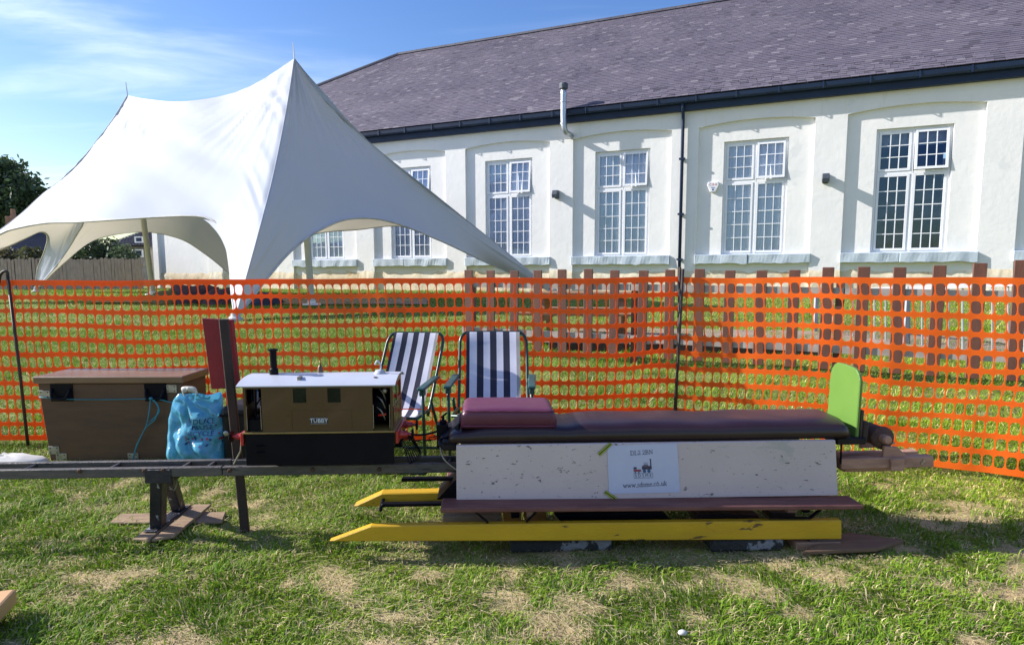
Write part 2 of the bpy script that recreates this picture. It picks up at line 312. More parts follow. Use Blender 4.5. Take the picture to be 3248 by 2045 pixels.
def big_mesh(name, verts, tris, col=None, mat=None, attr='col', parent=None, flat=False):   # numpy arrays, triangles
    me = bpy.data.meshes.new(name); nv, nf = len(verts), len(tris)
    me.vertices.add(nv); me.vertices.foreach_set('co', np.ascontiguousarray(verts, dtype=np.float32).ravel())
    me.loops.add(nf * 3); me.loops.foreach_set('vertex_index', np.ascontiguousarray(tris, dtype=np.int32).ravel())
    me.polygons.add(nf); me.polygons.foreach_set('loop_start', np.arange(0, nf * 3, 3, dtype=np.int32))
    try: me.polygons.foreach_set('loop_total', np.full(nf, 3, dtype=np.int32))
    except Exception: pass
    me.update(calc_edges=True)
    if flat: me.shade_flat()
    if col is not None:
        a = me.attributes.new(attr, 'FLOAT_COLOR', 'POINT'); a.data.foreach_set('color', np.ascontiguousarray(col, dtype=np.float32).ravel())
    me.materials.append(MT[mat]); o = bpy.data.objects.new(name, me); COL.objects.link(o)
    if parent is not None: o.parent = parent
    return o
def vnoise(x, y, sc, seed):
    r = np.random.default_rng(seed).random((256, 256)); X, Y = x * sc + 1000, y * sc + 1000
    xi, yi = np.floor(X).astype(int), np.floor(Y).astype(int); fx, fy = X - xi, Y - yi; fx = fx * fx * (3 - 2 * fx); fy = fy * fy * (3 - 2 * fy)
    g = lambda i, j: r[i % 256, j % 256]
    return (g(xi, yi) * (1 - fx) + g(xi + 1, yi) * fx) * (1 - fy) + (g(xi, yi + 1) * (1 - fx) + g(xi + 1, yi + 1) * fx) * fy
def fbm(x, y, sc, seed, o=4):
    s = 0; a = 1; t = 0
    for k in range(o): s = s + a * vnoise(x, y, sc * 2 ** k, seed + k); t += a; a *= 0.5
    return s / t
def text_geo(s, size):
    cu = bpy.data.curves.new('lettering', 'FONT'); cu.body = s; cu.size = size; cu.align_x = 'CENTER'; cu.align_y = 'CENTER'; cu.resolution_u = 3
    o = bpy.data.objects.new('lettering', cu); COL.objects.link(o); dg = bpy.context.evaluated_depsgraph_get(); dg.update()
    me = bpy.data.meshes.new_from_object(o.evaluated_get(dg)); vs = [v.co.copy() for v in me.vertices]; fs = [tuple(p.vertices) for p in me.polygons]
    bpy.data.objects.remove(o); bpy.data.meshes.remove(me); bpy.data.curves.remove(cu); return vs, fs
def put_text(mb, s, size, fn):                     # fn(x, y) -> world point
    vs, fs = text_geo(s, size); mb.add([fn(p.x, p.y) for p in vs], fs); return mb

# ================================================================== THE SETTING
def green_density(x, y):
    f = 0.22 * fbm(x, y, 1.4, 3, 3) + 0.42 * fbm(x, y, 5.5, 21, 3) + 0.36 * fbm(x * 0.7, y, 15.0, 31, 2)
    thr = 0.388 + 0.03 / (1 + np.exp(-(x - 0.2) * 2.5)) * (y < 3.0) - 0.10 * np.clip((y - 2.75) / 0.6, 0, 1) + 0.02 * np.exp(-((y - 2.05) / 0.14) ** 2)
    d = np.clip((f - thr) * 8 + 0.5, 0.04, 1)
    under = np.clip((x + 0.55) / 0.15, 0, 1) * np.clip((1.62 - x) / 0.2, 0, 1) * np.clip((y - 2.10) / 0.08, 0, 1) * np.clip((2.62 - y) / 0.12, 0, 1)   # trodden and starved below the coach
    d = np.maximum(0.04, d * (1 - 0.30 * under))
    return d
def gz_np(x, y): return 0.036 * np.clip(y - 4.5, 0, 12)

def make_ground():
    xs = np.concatenate([-np.geomspace(5.2, 260, 40)[::-1], np.arange(-5, 5.001, 0.05), np.geomspace(5.2, 260, 40)])
    ys = np.concatenate([[-40, -15, -6, -2, 0, 0.6], np.arange(1.0, 5.0, 0.04), np.arange(5.0, 26, 0.25), np.geomspace(26.5, 420, 30)])
    X, Y = np.meshgrid(xs, ys, indexing='ij'); nx, ny = X.shape
    Z = gz_np(X, Y) + np.where(Y < 6, 0.022 * (fbm(X, Y, 2.2, 5, 3) - 0.5) + 0.012 * (fbm(X, Y, 9, 6, 2) - 0.5), 0) - 0.012
    g = green_density(X, Y); t = fbm(X, Y, 7, 9, 3)[..., None]; t2 = fbm(X, Y, 2.0, 40, 3)[..., None]
    soil = np.array([0.52, 0.37, 0.19]) * (0.75 + 0.5 * t); straw = np.array([0.50, 0.42, 0.25]) * (0.7 + 0.6 * t)
    earth = soil * (1 - t2) + straw * t2; turf = np.array([0.115, 0.155, 0.028]) * (0.6 + 0.8 * t)
    k = (np.clip(g * 0.75, 0, 1))[..., None]; far = np.clip((Y - 4) / 3, 0, 1)[..., None]
    k = np.maximum(k, far * 0.85); C = earth * (1 - k) + turf * k
    col = np.concatenate([C, np.ones((nx, ny, 1))], 2).reshape(-1, 4)
    v = np.stack([X, Y, Z], 2).reshape(-1, 3); i, j = np.meshgrid(np.arange(nx - 1), np.arange(ny - 1), indexing='ij'); a = (i * ny + j).ravel()
    tri = np.concatenate([np.stack([a, a + ny, a + ny + 1], 1), np.stack([a, a + ny + 1, a + 1], 1)])
    MT['ground'] = M('worn_lawn_soil', (0, 0, 0), None, 0.95, attr='col', spec=0.1, bump=0.6, bscale=90)
    o = big_mesh('ground', v, tri, col, 'ground'); o.data.polygons.foreach_set('use_smooth', [True] * len(o.data.polygons)); tag(o, kind='structure')
make_ground()

def sheet(name, pts, mat, z=0.012, n=14):          # a patch lying on the ground with an uneven outline
    pts = [V(p) for p in pts]; mb = MB(); out = []
    m = len(pts)
    for i in range(m):
        a, b = pts[i], pts[(i + 1) % m]
        for k in range(n):
            p = a.lerp(b, k / n); r = mnoise.noise(p * 2.1) * 0.12; out.append(V((p.x + r, p.y + r * 0.6, gz(p.x, p.y) + z)))
    c = sum(out, V()) / len(out); c.z = gz(c.x, c.y) + z
    mb.add(out + [c], [(i, (i + 1) % len(out), len(out)) for i in range(len(out))])
    return tag(mb.build(name, mat, normals=False), kind='structure')
sheet('gravel_path', [(0.2, 8.0, 0), (2.5, 7.55, 0), (9, 6.6, 0), (9.5, 8.4, 0), (3, 9.3, 0), (0.8, 9.6, 0)], 'gravel')
sheet('bark_chip_patch', [gnd(205, 712), gnd(395, 712), gnd(395, 699), gnd(240, 699)], 'chips_')
sheet('worn_earth_strip', [gnd(560, 716), gnd(1010, 716), gnd(1000, 702), gnd(640, 702)], 'gravel')

# ------------------------------------------------------------------ the hall
hall = thing('hall_building', HB(6, -3, 0.3), 'long white rendered hall with slate roof and tall small-paned windows', 'building')
S_, W_, RD = 3.6, 2.87, 0.085; ZS, ZW, ZSP, ZT = 1.49, 4.52, 4.93, 5.46; WO, WW = 0.66, 1.61; T0, T1 = -7.5, 25.2
BAYS = range(-2, 7); WINB = [0, 1, 2, 3, 4, 5, 6]
def build_wall():
    mb = MB()
    def q(t0, t1, z0, z1, off): mb.add([HB(t0, off, z0), HB(t1, off, z0), HB(t1, off, z1), HB(t0, off, z1)], [(0, 1, 2, 3)])
    edges = []; t = T0
    for b in BAYS: edges.append((t, b * S_)); t = b * S_ + W_
    edges.append((t, T1))
    ZB = 0.05
    for a, z in edges:                              # piers, faces and cheeks
        q(a, z, ZB, ZSP, 0)
        for tt in (a, z): mb.add([HB(tt, 0, ZB), HB(tt, -RD, ZB), HB(tt, -RD, ZSP), HB(tt, 0, ZSP)], [(0, 1, 2, 3)])
        q(a, z, ZSP, ZT, 0)
    n = 14
    for b in BAYS:
        a = b * S_; arc = [(a + W_ * k / n, ZSP + 0.115 * (1 - (2 * k / n - 1) ** 2)) for k in range(n + 1)]
        for (t0, z0), (t1, z1) in zip(arc, arc[1:]):
            mb.add([HB(t0, 0, z0), HB(t1, 0, z1), HB(t1, 0, ZT), HB(t0, 0, ZT)], [(0, 1, 2, 3)])
            mb.add([HB(t0, 0, z0), HB(t1, 0, z1), HB(t1, -RD, z1), HB(t0, -RD, z0)], [(0, 1, 2, 3)])
        top = ZSP + 0.13
        if b in WINB:
            x0, x1 = a + WO, a + WO + WW; dp = -RD - 0.13
            q(a, x0, ZB, top, -RD); q(x1, a + W_, ZB, top, -RD); q(x0, x1, ZB, ZS, -RD); q(x0, x1, ZW, top, -RD)
            for tt in (x0, x1): mb.add([HB(tt, -RD, ZS), HB(tt, dp, ZS), HB(tt, dp, ZW), HB(tt, -RD, ZW)], [(0, 1, 2, 3)])
            for zz in (ZS, ZW): mb.add([HB(x0, -RD, zz), HB(x1, -RD, zz), HB(x1, dp, zz), HB(x0, dp, zz)], [(0, 1, 2, 3)])
        else: q(a, a + W_, ZB, top, -RD)
    for (p, r) in (((T0, 0), (T0, -12)), ((T0, -12), (T1, -12)), ((T1, -12), (T1, 0))):
        mb.add([HB(*p, 0.05), HB(*r, 0.05), HB(*r, ZT), HB(*p, ZT)], [(0, 1, 2, 3)])
    mb.build('wall', 'render', hall, normals=False)
build_wall()
def rough_block(mb, fr, a, b, c, na=16, amp=0.012):  # long stone with a wavering lower and front edge
    vs = []; nb = na + 1
    for i in range(nb):
        t = a[0] + (a[1] - a[0]) * i / na; r = lambda k: mnoise.noise(V((t * 3.1 + k * 7, k, 0))) * amp
        for y, z, k in ((b[0], c[0], 1), (b[1], c[0] - abs(r(5)) * 1.5, 2), (b[1], c[1] + r(6) * 0.3, 3), (b[0], c[1], 4)): vs.append(fr(t, y + (r(k) if y == b[1] else 0), z + (r(k + 9) if k == 2 else 0)))
    fs = [(0, 1, 2, 3), tuple((nb - 1) * 4 + k for k in (3, 2, 1, 0))]
    for i in range(nb - 1):
        for k in range(4): fs.append((i * 4 + k, (i + 1) * 4 + k, (i + 1) * 4 + (k + 1) % 4, i * 4 + (k + 1) % 4))
    mb.add(vs, fs)
for b in BAYS:
    if b < 0: continue
    a = b * S_; cuts = [a - 0.03, a + W_ * random.uniform(0.42, 0.55), a + W_ + 0.03]
    for t0, t1 in zip(cuts, cuts[1:]):
        mb = MB(); rough_block(mb, HB, (t0 + 0.004, t1 - 0.004), (-RD - 0.11, 0.07 + random.uniform(-0.01, 0.01)), (1.25, ZS + 0.005), 18, 0.03); mb.build('window_sill', 'sill', hall, bevel=0.012)
for b in BAYS:                                       # rough stone footing, bay and pier
    a = b * S_
    for t0, t1, o in ((a, a + W_, -RD + 0.02), (a + W_, a + S_, 0.03)):
        mb = MB(); nu, nv = 24, 8
        def P(i, j):
            t = t0 + (t1 - t0) * i / (nu - 1); z = 0.15 + 0.93 * j / (nv - 1); d = mnoise.fractal(V((t * 2.2, z * 3.5, 3)), 0.7, 2, 4) * 0.022
            return HB(t, o + d - (0.03 if j == nv - 1 else 0), z + (mnoise.noise(V((t * 1.7, 9, 0))) * 0.07 if j == nv - 1 else 0))
        mb.grid(P, nu, nv); mb.build('footing_stone', 'plinth', hall, smooth=True, normals=False)
# windows
def pane_mesh(wd, hd):
    me = bpy.data.meshes.new('pane'); x, z = wd / 2, hd / 2
    vs = [HB.ex * i + HB.ez * k + HB.ey * j for i in (-x, x) for j in (-0.003, 0.003) for k in (-z, z)]
    me.from_pydata([tuple(p) for p in vs], [], [(0, 1, 3, 2), (4, 6, 7, 5), (0, 4, 5, 1), (2, 3, 7, 6), (0, 2, 6, 4), (1, 5, 7, 3)]); me.materials.append(MT['glass']); return me
CELLW = (WW - 0.07 * 2 - 0.07 - 4 * 0.055) / 2 / 3; UPH = (1.04 - 0.07 - 0.06 * 2) / 3; LOH = (1.93 - 0.05 - 0.06 * 2) / 5
PU, PL = pane_mesh(CELLW - 0.02, UPH - 0.02), pane_mesh(CELLW - 0.02, LOH - 0.02)
for b in WINB:
    x0 = b * S_ + WO; off = -RD - 0.075; mb = MB(); F = HB
    mb.box(F, (x0, x0 + 0.07), (off - 0.05, off), (ZS, ZW)); mb.box(F, (x0 + WW - 0.07, x0 + WW), (off - 0.05, off), (ZS, ZW))
    mb.box(F, (x0 + 0.0705, x0 + WW - 0.0705), (off - 0.05, off - 0.002), (ZS, ZS + 0.05)); mb.box(F, (x0 + 0.0705, x0 + WW - 0.0705), (off - 0.05, off - 0.002), (ZW - 0.07, ZW))
    cx = x0 + WW / 2; ztr = ZS + 1.93
    mb.box(F, (cx - 0.035, cx + 0.035), (off - 0.05, off + 0.002), (ZS + 0.0505, ZW - 0.0705))
    mb.box(F, (x0 + 0.0705, cx - 0.0355), (off - 0.05, off - 0.002), (ztr, ztr + 0.07)); mb.box(F, (cx + 0.0355, x0 + WW - 0.0705), (off - 0.05, off - 0.002), (ztr, ztr + 0.07))
    win = mb.build('window', 'upvc', hall, bevel=0.006)
    for side, (xa, xb) in enumerate(((x0 + 0.072, cx - 0.037), (cx + 0.037, x0 + WW - 0.072))):
        for lv, (za, zb, rows) in enumerate(((ZS + 0.052, ztr - 0.002, 5), (ztr + 0.072, ZW - 0.072, 3))):
            tilt = R_(5) if (lv == 1 and side == 1) else 0.0
            hinge = zb
            def FX(t, o, z, tilt=tilt, hinge=hinge): dz = z - hinge; return HB(t, off + o * 1.0 - math.sin(tilt) * dz + (0.02 if tilt else 0), hinge + math.cos(tilt) * dz)
            mb = MB(); fw = 0.055; hh = (zb - za - 2 * 0.06) / rows; cw = (xb - xa - 2 * fw) / 3
            def bx(a, o, c): mb.add([FX(i, j, k) for i in a for j in o for k in c], [(0, 1, 3, 2), (4, 6, 7, 5), (0, 4, 5, 1), (2, 3, 7, 6), (0, 2, 6, 4), (1, 5, 7, 3)])
            o2 = (-0.03, 0.014)
            bx((xa, xa + fw), o2, (za, zb)); bx((xb - fw, xb), o2, (za, zb)); bx((xa + fw + 0.0005, xb - fw - 0.0005), (-0.03, 0.012), (za, za + 0.06)); bx((xa + fw + 0.0005, xb - fw - 0.0005), (-0.03, 0.012), (zb - 0.06, zb))
            for k in (1, 2): bx((xa + fw + cw * k - 0.010, xa + fw + cw * k + 0.010), (-0.02, 0.008), (za + 0.0605, zb - 0.0605))
            for k in range(1, rows): bx((xa + fw, xb - fw), (-0.02, 0.006), (za + 0.06 + hh * k - 0.010, za + 0.06 + hh * k + 0.010))
            mb.build('casement', 'upvc', win)
            for r in range(rows):
                for c in range(3):
                    if b == 6: continue
                    o = bpy.data.objects.new('pane', PU if lv else PL); COL.objects.link(o); o.parent = win
                    jit = V((random.uniform(-1, 1), random.uniform(-1, 1), random.uniform(-1, 1))) * 0.006
                    o.location = FX(xa + fw + cw * (c + 0.5), -0.008, za + 0.06 + hh * (r + 0.5)) - ORG[hall.name]; o.rotation_euler = (jit.x - (tilt * HB.ex.x if tilt else 0), jit.y - (tilt * HB.ex.y if tilt else 0), jit.z)
    # what stands behind the glass
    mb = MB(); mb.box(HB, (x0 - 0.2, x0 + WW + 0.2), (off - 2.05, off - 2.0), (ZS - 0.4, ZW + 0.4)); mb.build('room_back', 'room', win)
    if b != 5:
        for s0, s1 in ((x0 + 0.02, x0 + WW * 0.495), (x0 + WW * 0.505, x0 + WW - 0.02)):
            mb = MB(); nu = 60; ph = random.random() * 6
            def P(i, j): t = s0 + (s1 - s0) * i / (nu - 1); return HB(t, off - 0.062 + 0.012 * math.sin(t * 46 + ph + 0.6 * math.sin(t * 9)), ZS + 0.02 + (ZW - ZS - 0.04) * j)
            mb.grid(P, nu, 2); mb.build('net_curtain', 'curtain', win, smooth=True, normals=False)
    else:
        mb = MB(); mb.box(HB, (x0 + 0.02, x0 + WW - 0.02), (off - 0.15, off - 0.14), (ZW - 0.42, ZW)); mb.build('roller_blind', 'blind', win)
# roof
EAVE_O, EAVE_Z, RID_O, RID_Z, APEX_T = 0.30, 5.74, -6.0, 10.48, 0.86
UPV = (HB(0, RID_O, RID_Z) - HB(0, EAVE_O, EAVE_Z)); SLEN = UPV.length; UPV.normalize(); RN = HB.ex.cross(UPV).normalized()
if RN.z < 0: RN = -RN
TE0 = T0 - 0.3
mb = MB(); e0, e1 = HB(TE0, EAVE_O, EAVE_Z), HB(T1 + 0.3, EAVE_O, EAVE_Z); r0, r1 = HB(APEX_T, RID_O, RID_Z), HB(T1 + 0.3, RID_O, RID_Z); b0, b1 = HB(TE0, -12.3, EAVE_Z), HB(T1 + 0.3, -12.3, EAVE_Z)
mb.add([e0, e1, r0, r1, b0, b1], [(0, 1, 3, 2), (0, 2, 4), (2, 3, 5, 4)])
mb.v = [p - RN * 0.012 for p in mb.v]
roof = mb.build('roof', 'roofbase', hall, normals=False)
def slates():
    rng = random.Random(5); ex = 0.122; wd = 0.19; rows = int(SLEN / ex); items = []
    for r in range(rows):
        d = r * ex; tl = TE0 + (APEX_T - TE0) * d / SLEN; t = max(tl, -2.5) + rng.random() * 0.2
        while t < T1 + 0.2:
            w = wd * rng.uniform(0.82, 1.22); items.append((t, d, w / wd)); t += w
    A = HB(0, EAVE_O, EAVE_Z)
    pos = [(A + HB.ex * (t + wd / 2) + UPV * d) for t, d, k in items]
    def inview(p):
        d = p - V((0, 0, EYE)); cp, sp = math.cos(PITCH), math.sin(PITCH); f = d.y * cp - d.z * sp; up = d.y * sp + d.z * cp
        return abs(d.x / f) < 0.815 and (up / f) < 0.54
    order = sorted(range(len(items)), key=lambda i: pos[i].length if inview(pos[i]) else 1e9); near = set(order[:300])
    def tone(t, d):
        g = 0.5 + 0.5 * mnoise.fractal(V((t * 0.55, d * 0.8, 1)), 0.8, 2, 4); r = rng.random()
        base = V((0.085, 0.073, 0.100)).lerp(V((0.150, 0.130, 0.158)), min(1, max(0, 0.75 * g + 0.35 * r - 0.05)))
        if rng.random() < 0.07 + 0.16 * max(0, g - 0.5): base = base.lerp(V((0.26, 0.235, 0.26)), rng.uniform(0.1, 0.6))
        if rng.random() < 0.04: base *= 0.7
        return base
    th0 = 0.008
    def geo(lift, skew):                             # local: x along, y up the slope, z out
        return [(0.001, skew, lift), (wd - 0.001, -skew, lift), (wd - 0.001, ex * 1.9, 0.001), (0.001, ex * 1.9, 0.001), (0.001, skew, lift - th0), (wd - 0.001, -skew, lift - th0)], [(0, 1, 2, 3), (4, 5, 1, 0), (0, 3, 4), (1, 5, 2)]
    Mx = Matrix((HB.ex, UPV, RN)).transposed()
    var = []
    for k in range(16):
        vs, fs = geo(0.013 + rng.random() * 0.006, rng.uniform(-0.006, 0.006)); me = bpy.data.meshes.new('slate'); me.from_pydata([tuple(Mx @ V(p)) for p in vs], [], fs)
        c = tone(k * 3.3, k * 1.7); a = me.attributes.new('tone', 'FLOAT_COLOR', 'POINT'); a.data.foreach_set('color', [x for _ in vs for x in (*c, 1)]); me.materials.append(MT['slate']); var.append(me)
    bv, bt, bc = [], [], []
    for i, (t, d, kx) in enumerate(items):
        o = A + HB.ex * t + UPV * d
        if i in near:
            ob = bpy.data.objects.new('slate', rng.choice(var)); COL.objects.link(ob); ob.parent = roof; ob.location = o - ORG[roof.name]; ob.matrix_local = Matrix.Translation(o - ORG[roof.name]) @ (Mx.to_4x4() @ Matrix.Diagonal((kx, 1, 1, 1)) @ Mx.to_4x4().inverted())
        else:
            vs, fs = geo(0.013 + rng.random() * 0.006, rng.uniform(-0.006, 0.006)); b = len(bv); c = tone(t, d)
            bv += [tuple(o + Mx @ V((p[0] * kx, p[1], p[2])) - ORG[roof.name]) for p in vs]; bc += [(*c, 1)] * len(vs)
            for f in fs:
                bt.append((b + f[0], b + f[1], b + f[2]))
                if len(f) == 4: bt.append((b + f[0], b + f[2], b + f[3]))
    o = big_mesh('slate_field', np.array(bv), np.array(bt), np.array(bc), 'slate', 'tone', roof, True); o['kind'] = 'stuff'
slates()
def ridge_run(p, q, n):
    for i in range(n):
        a, b = p.lerp(q, i / n), p.lerp(q, (i + 0.985) / n); d = (b - a).normalized(); sd = d.cross(V((0, 0, 1))).normalized(); u = sd.cross(d)
        prof = [(-0.13, -0.07), (-0.09, 0.0), (-0.04, 0.045), (0.04, 0.045), (0.09, 0.0), (0.13, -0.07), (0.10, -0.07), (0, 0.0), (-0.10, -0.07)]
        fr = Frame(a, sd, d, u); mb = MB(); mb.prism(fr, prof, 0, (b - a).length); mb.build('ridge_tile', 'ridge', roof)
ridge_run(r0 + V((0, 0, 0.03)), r1 + V((0, 0, 0.03)), 52); ridge_run(e0 + V((0, 0, 0.04)), r0 + V((0, 0, 0.04)), 22)
mb = MB(); mb.box(HB, (TE0, T1 + 0.3), (0.004, 0.16), (ZT - 0.07, EAVE_Z - 0.10)); mb.build('fascia_board', 'navy', hall, bevel=0.006)
mb = MB(); prof = [(0.165, 5.70), (0.165, 5.60), (0.20, 5.565), (0.27, 5.565), (0.32, 5.60), (0.335, 5.70), (0.31, 5.70), (0.295, 5.615), (0.26, 5.59), (0.21, 5.59), (0.185, 5.615), (0.185, 5.70)]
mb.prism(Frame(HB.o, HB.ey, HB.ex), prof, TE0 + 0.05, T1 + 0.25); mb.build('gutter', 'navy', hall)
for k in range(32):
    t = T0 + 0.4 + k * 1.02; mb = MB(); mb.box(HB, (t, t + 0.035), (0.1605, 0.345), (5.555, 5.5645)); mb.box(HB, (t, t + 0.035), (0.336, 0.345), (5.565, 5.71)); mb.build('gutter_bracket', 'navy', hall)
mb = MB(); mb.tube([HB(13.98, 0.24, 5.56), HB(13.98, 0.20, 5.42), HB(13.98, 0.085, 5.28), HB(13.98, 0.08, 5.1), HB(13.98, 0.08, 0.4)], 0.045, 10); dp = mb.build('downpipe', 'navy', hall, smooth=True)
for z in (4.1, 2.6, 1.35):
    mb = MB(); mb.box(HB, (13.90, 14.06), (0.012, 0.125), (z, z + 0.05)); mb.build('pipe_bracket', 'navy', dp)
mb = MB(); f0 = HB(10.72, 0.02, 5.05)
mb.tube(catmull([HB(10.74, -0.02, 5.03), HB(10.74, 0.22, 5.03), HB(10.70, 0.36, 5.06), HB(10.66, 0.42, 5.2), HB(10.64, 0.42, 5.5), HB(10.64, 0.42, 6.3)], 5), 0.085, 14); fl = mb.build('flue_pipe', 'steel', hall, smooth=True)
mb = MB(); mb.lathe(HB(10.64, 0.42, 6.28), (0, 0, 1), [(0, 0.09), (0.0, 0.125), (0.11, 0.13), (0.15, 0.115), (0.15, 0.03)], 14); mb.build('cowl', 'lampbox', fl)
mb = MB()
for z in (5.28, 5.9): mb.lathe(HB(10.64, 0.42, z), (0, 0, 1), [(0, 0.086), (0.005, 0.096), (0.05, 0.096), (0.055, 0.086)], 14)
mb.build('joint_band', 'steel', fl)
for t, z, lb in ((10.31, 3.35, 'small grey wall lamp on the pier between net-curtained windows, nearer the flue'), (17.56, 3.38, 'small grey wall lamp on the pier beside the dark uncurtained window')):
    L0 = thing('wall_lamp', HB(t, 0, z - 0.12), lb, 'lamp', 'lamps on the hall wall')
    mb = MB(); mb.box(HB, (t - 0.07, t + 0.07), (0.002, 0.05), (z - 0.12, z + 0.12)); mb.build('back_plate', 'lampbox', L0, bevel=0.008)
    mb = MB(); mb.prism(Frame(HB.o, HB.ey, HB.ex), [(0.05, z - 0.09), (0.24, z - 0.12), (0.27, z - 0.02), (0.22, z + 0.11), (0.05, z + 0.10)], t - 0.085, t + 0.085); mb.build('lamp_head', 'lampbox', L0, bevel=0.012)
al = thing('alarm_box', HB(14.81, -RD, 3.2), 'white shield-shaped alarm box with red lettering on the hall wall', 'alarm box')
mb = MB(); mb.prism(HB, [(14.68, 3.47), (14.94, 3.47), (14.97, 3.38), (14.88, 3.19), (14.74, 3.19), (14.65, 3.38)], -RD + 0.002, -RD + 0.07); mb.build('cover', 'alarm', al, bevel=0.015)
mb = MB(); put_text(mb, 'C.B.A', 0.085, lambda x, y: HB(14.81 + x, -RD + 0.074, 3.395 + y)); mb.build('red_letters', 'alarmred', al, normals=False)
mb = MB(); mb.box(HB, (14.765, 14.855), (-RD + 0.0705, -RD + 0.073), (3.305, 3.325)); mb.box(HB, (14.79, 14.83), (-RD + 0.0705, -RD + 0.073), (3.235, 3.285)); mb.build('blue_mark', 'alarmblue', al)

# ------------------------------------------------------------------ the star tent
def tent():
    A, B = gnd(553, 752), gnd(1305, 690); C, D, Ee = at(-230, 700, 14.5), at(85, 682, 20.5), at(575, 688, 19.2)
    Rp, Lp = at(692, 138, 14.0), at(300, 225, 17.0)
    P = lambda l: [at(*x) for x in l]
    T = thing('star_tent', ((A + B + C + D) / 4).to_3d() * 1.0, 'large white two-peaked stretch star tent on the lawn before the hall', 'tent')
    T.location.z = 0.4; ORG[T.name] = T.location.copy()
    def sagged(a, b, s): return [a.lerp(b, t) + V((0, 0, -s * math.sin(math.pi * t) * (1.25 - 0.5 * t))) for t in [i / 8 for i in range(9)]]
    RA = [Rp] + P([(680, 220, 13.6), (662, 320, 13.1), (641, 420, 12.5), (622, 495, 12.0), (602, 570, 11.55), (580, 650, 11.15)]) + [A]
    RB = [Rp] + P([(760, 232, 14.4), (880, 345, 15.2), (1000, 440, 15.9), (1100, 520, 16.6), (1200, 600, 17.2)]) + [B]
    RE = sagged(Rp, Ee, 0.75); LD = sagged(Lp, D, 0.8)
    LC = [Lp] + P([(250, 303, 16.8), (170, 400, 16.4), (100, 457, 16.0), (50, 503, 15.7), (0, 541, 15.4), (-120, 625, 14.9)]) + [C]
    RL = [Rp] + P([(600, 197, 14.4), (520, 226, 14.9), (420, 239, 15.4), (345, 233, 16.4)]) + [Lp]
    CA = [C] + P([(-120, 612, 14.5), (0, 551, 14.4), (36, 538, 14.3), (107, 525, 14.0), (173, 523, 13.7), (270, 517, 13.2), (370, 511, 12.95), (440, 508, 12.7), (484, 512, 12.55), (513, 530, 12.4), (530, 570, 12.2), (540, 625, 11.85), (545, 690, 11.35)]) + [A]
    AB = [A] + P([(590, 705, 11.15), (628, 655, 11.6), (690, 585, 12.2), (760, 537, 12.8), (830, 514, 13.5), (920, 522, 14.4), (1040, 568, 15.8), (1150, 620, 17.1), (1235, 656, 17.5)]) + [B]
    BE = [B] + P([(1180, 615, 18.0), (1050, 560, 18.3), (940, 532, 18.5), (840, 540, 18.8), (735, 552, 19.0), (660, 600, 19.1), (610, 650, 19.2)]) + [Ee]
    ED = [Ee] + P([(535, 640, 19.4), (480, 595, 19.8), (420, 560, 20.1), (330, 545, 20.5), (220, 565, 20.8), (150, 618, 20.7)]) + [D]
    DC = [D] + P([(88, 635, 20.2), (105, 590, 19.6), (112, 557, 18.8), (94, 545, 17.8), (60, 560, 16.8), (0, 588, 15.6), (-100, 630, 15.0)]) + [C]
    sm = lambda c, n: resample(catmull(c, 8), n)
    nu, nv = 84, 64
    def panel(top, lft, rgt, bot, seed, ridges):
        Tc = [top] * nu if isinstance(top, V) else sm(top, nu)
        Lc, Rc, Bc = sm(lft, nv), sm(rgt, nv), sm(bot, nu); G = []
        for i in range(nu):
            u = i / (nu - 1); col = []
            for j in range(nv):
                v = j / (nv - 1)
                p = Lc[j] * (1 - u) + Rc[j] * u + Tc[i] * (1 - v) + Bc[i] * v - (Lc[0] * (1 - u) * (1 - v) + Rc[0] * u * (1 - v) + Lc[-1] * (1 - u) * v + Rc[-1] * u * v)
                col.append(p)
            G.append(col)
        A_ = np.array([[tuple(p) for p in c] for c in G])
        for _ in range(500):                         # let the cloth settle into a taut saddle
            A_[1:-1, 1:-1] += 0.9 * ((A_[:-2, 1:-1] + A_[2:, 1:-1]) * 0.25 + (A_[1:-1, :-2] + A_[1:-1, 2:]) * 0.25 - A_[1:-1, 1:-1])
        G = [[V(p) for p in c] for c in A_]
        def Q(i, j):
            p = G[i][j].copy(); v = j / (nv - 1)
            a = G[min(i + 1, nu - 1)][j] - G[max(i - 1, 0)][j]; b = G[i][min(j + 1, nv - 1)] - G[i][max(j - 1, 0)]
            n = a.cross(b)
            if n.length > 1e-6 and 0 < i < nu - 1 and 0 < j < nv - 1:
                n.normalize(); amp = 0
                for pk in ridges:                    # pulls radiating from each mast head
                    d = (p - pk); r = d.length; ang = math.atan2(d.z + r * 0.4, d.x + d.y * 0.5)
                    amp += 0.055 * mnoise.noise(V((ang * 18, r * 0.35, seed))) * math.exp(-((r - 1.1) / 1.3) ** 2)
                amp += 0.04 * mnoise.noise(V((p.x * 0.7, p.z * 0.6, seed))) + 0.012 * mnoise.noise(V((p.x * 1.1 + p.z * 2.2, p.z * 0.8, seed + 4)))
                for e in (i / (nu - 1), 1 - i / (nu - 1)):   # diagonal creases beside the seams
                    amp += 0.040 * mnoise.noise(V((v * 24 + e * 26, seed, 1))) * math.exp(-((e - 0.055) / 0.06) ** 2) * min(1, v * 6)
                p += n * amp
            return p
        mb = MB(); mb.grid(Q, nu, nv); mb.build('canopy_panel', 'tent', T, smooth=True, normals=False)
        mb = MB(); mb.tube(Bc, 0.022, 6); mb.build('hem', 'tentseam', T, smooth=True)
    panel(Rp, RA, RB, AB, 1, [Rp]); panel(Rp, RB, RE, BE, 2, [Rp]); panel(RL, RE, LD, ED, 3, [Rp, Lp]); panel(Lp, LD, LC, DC, 4, [Lp]); panel([x for x in RL[::-1]], LC, RA, CA, 5, [Rp, Lp])
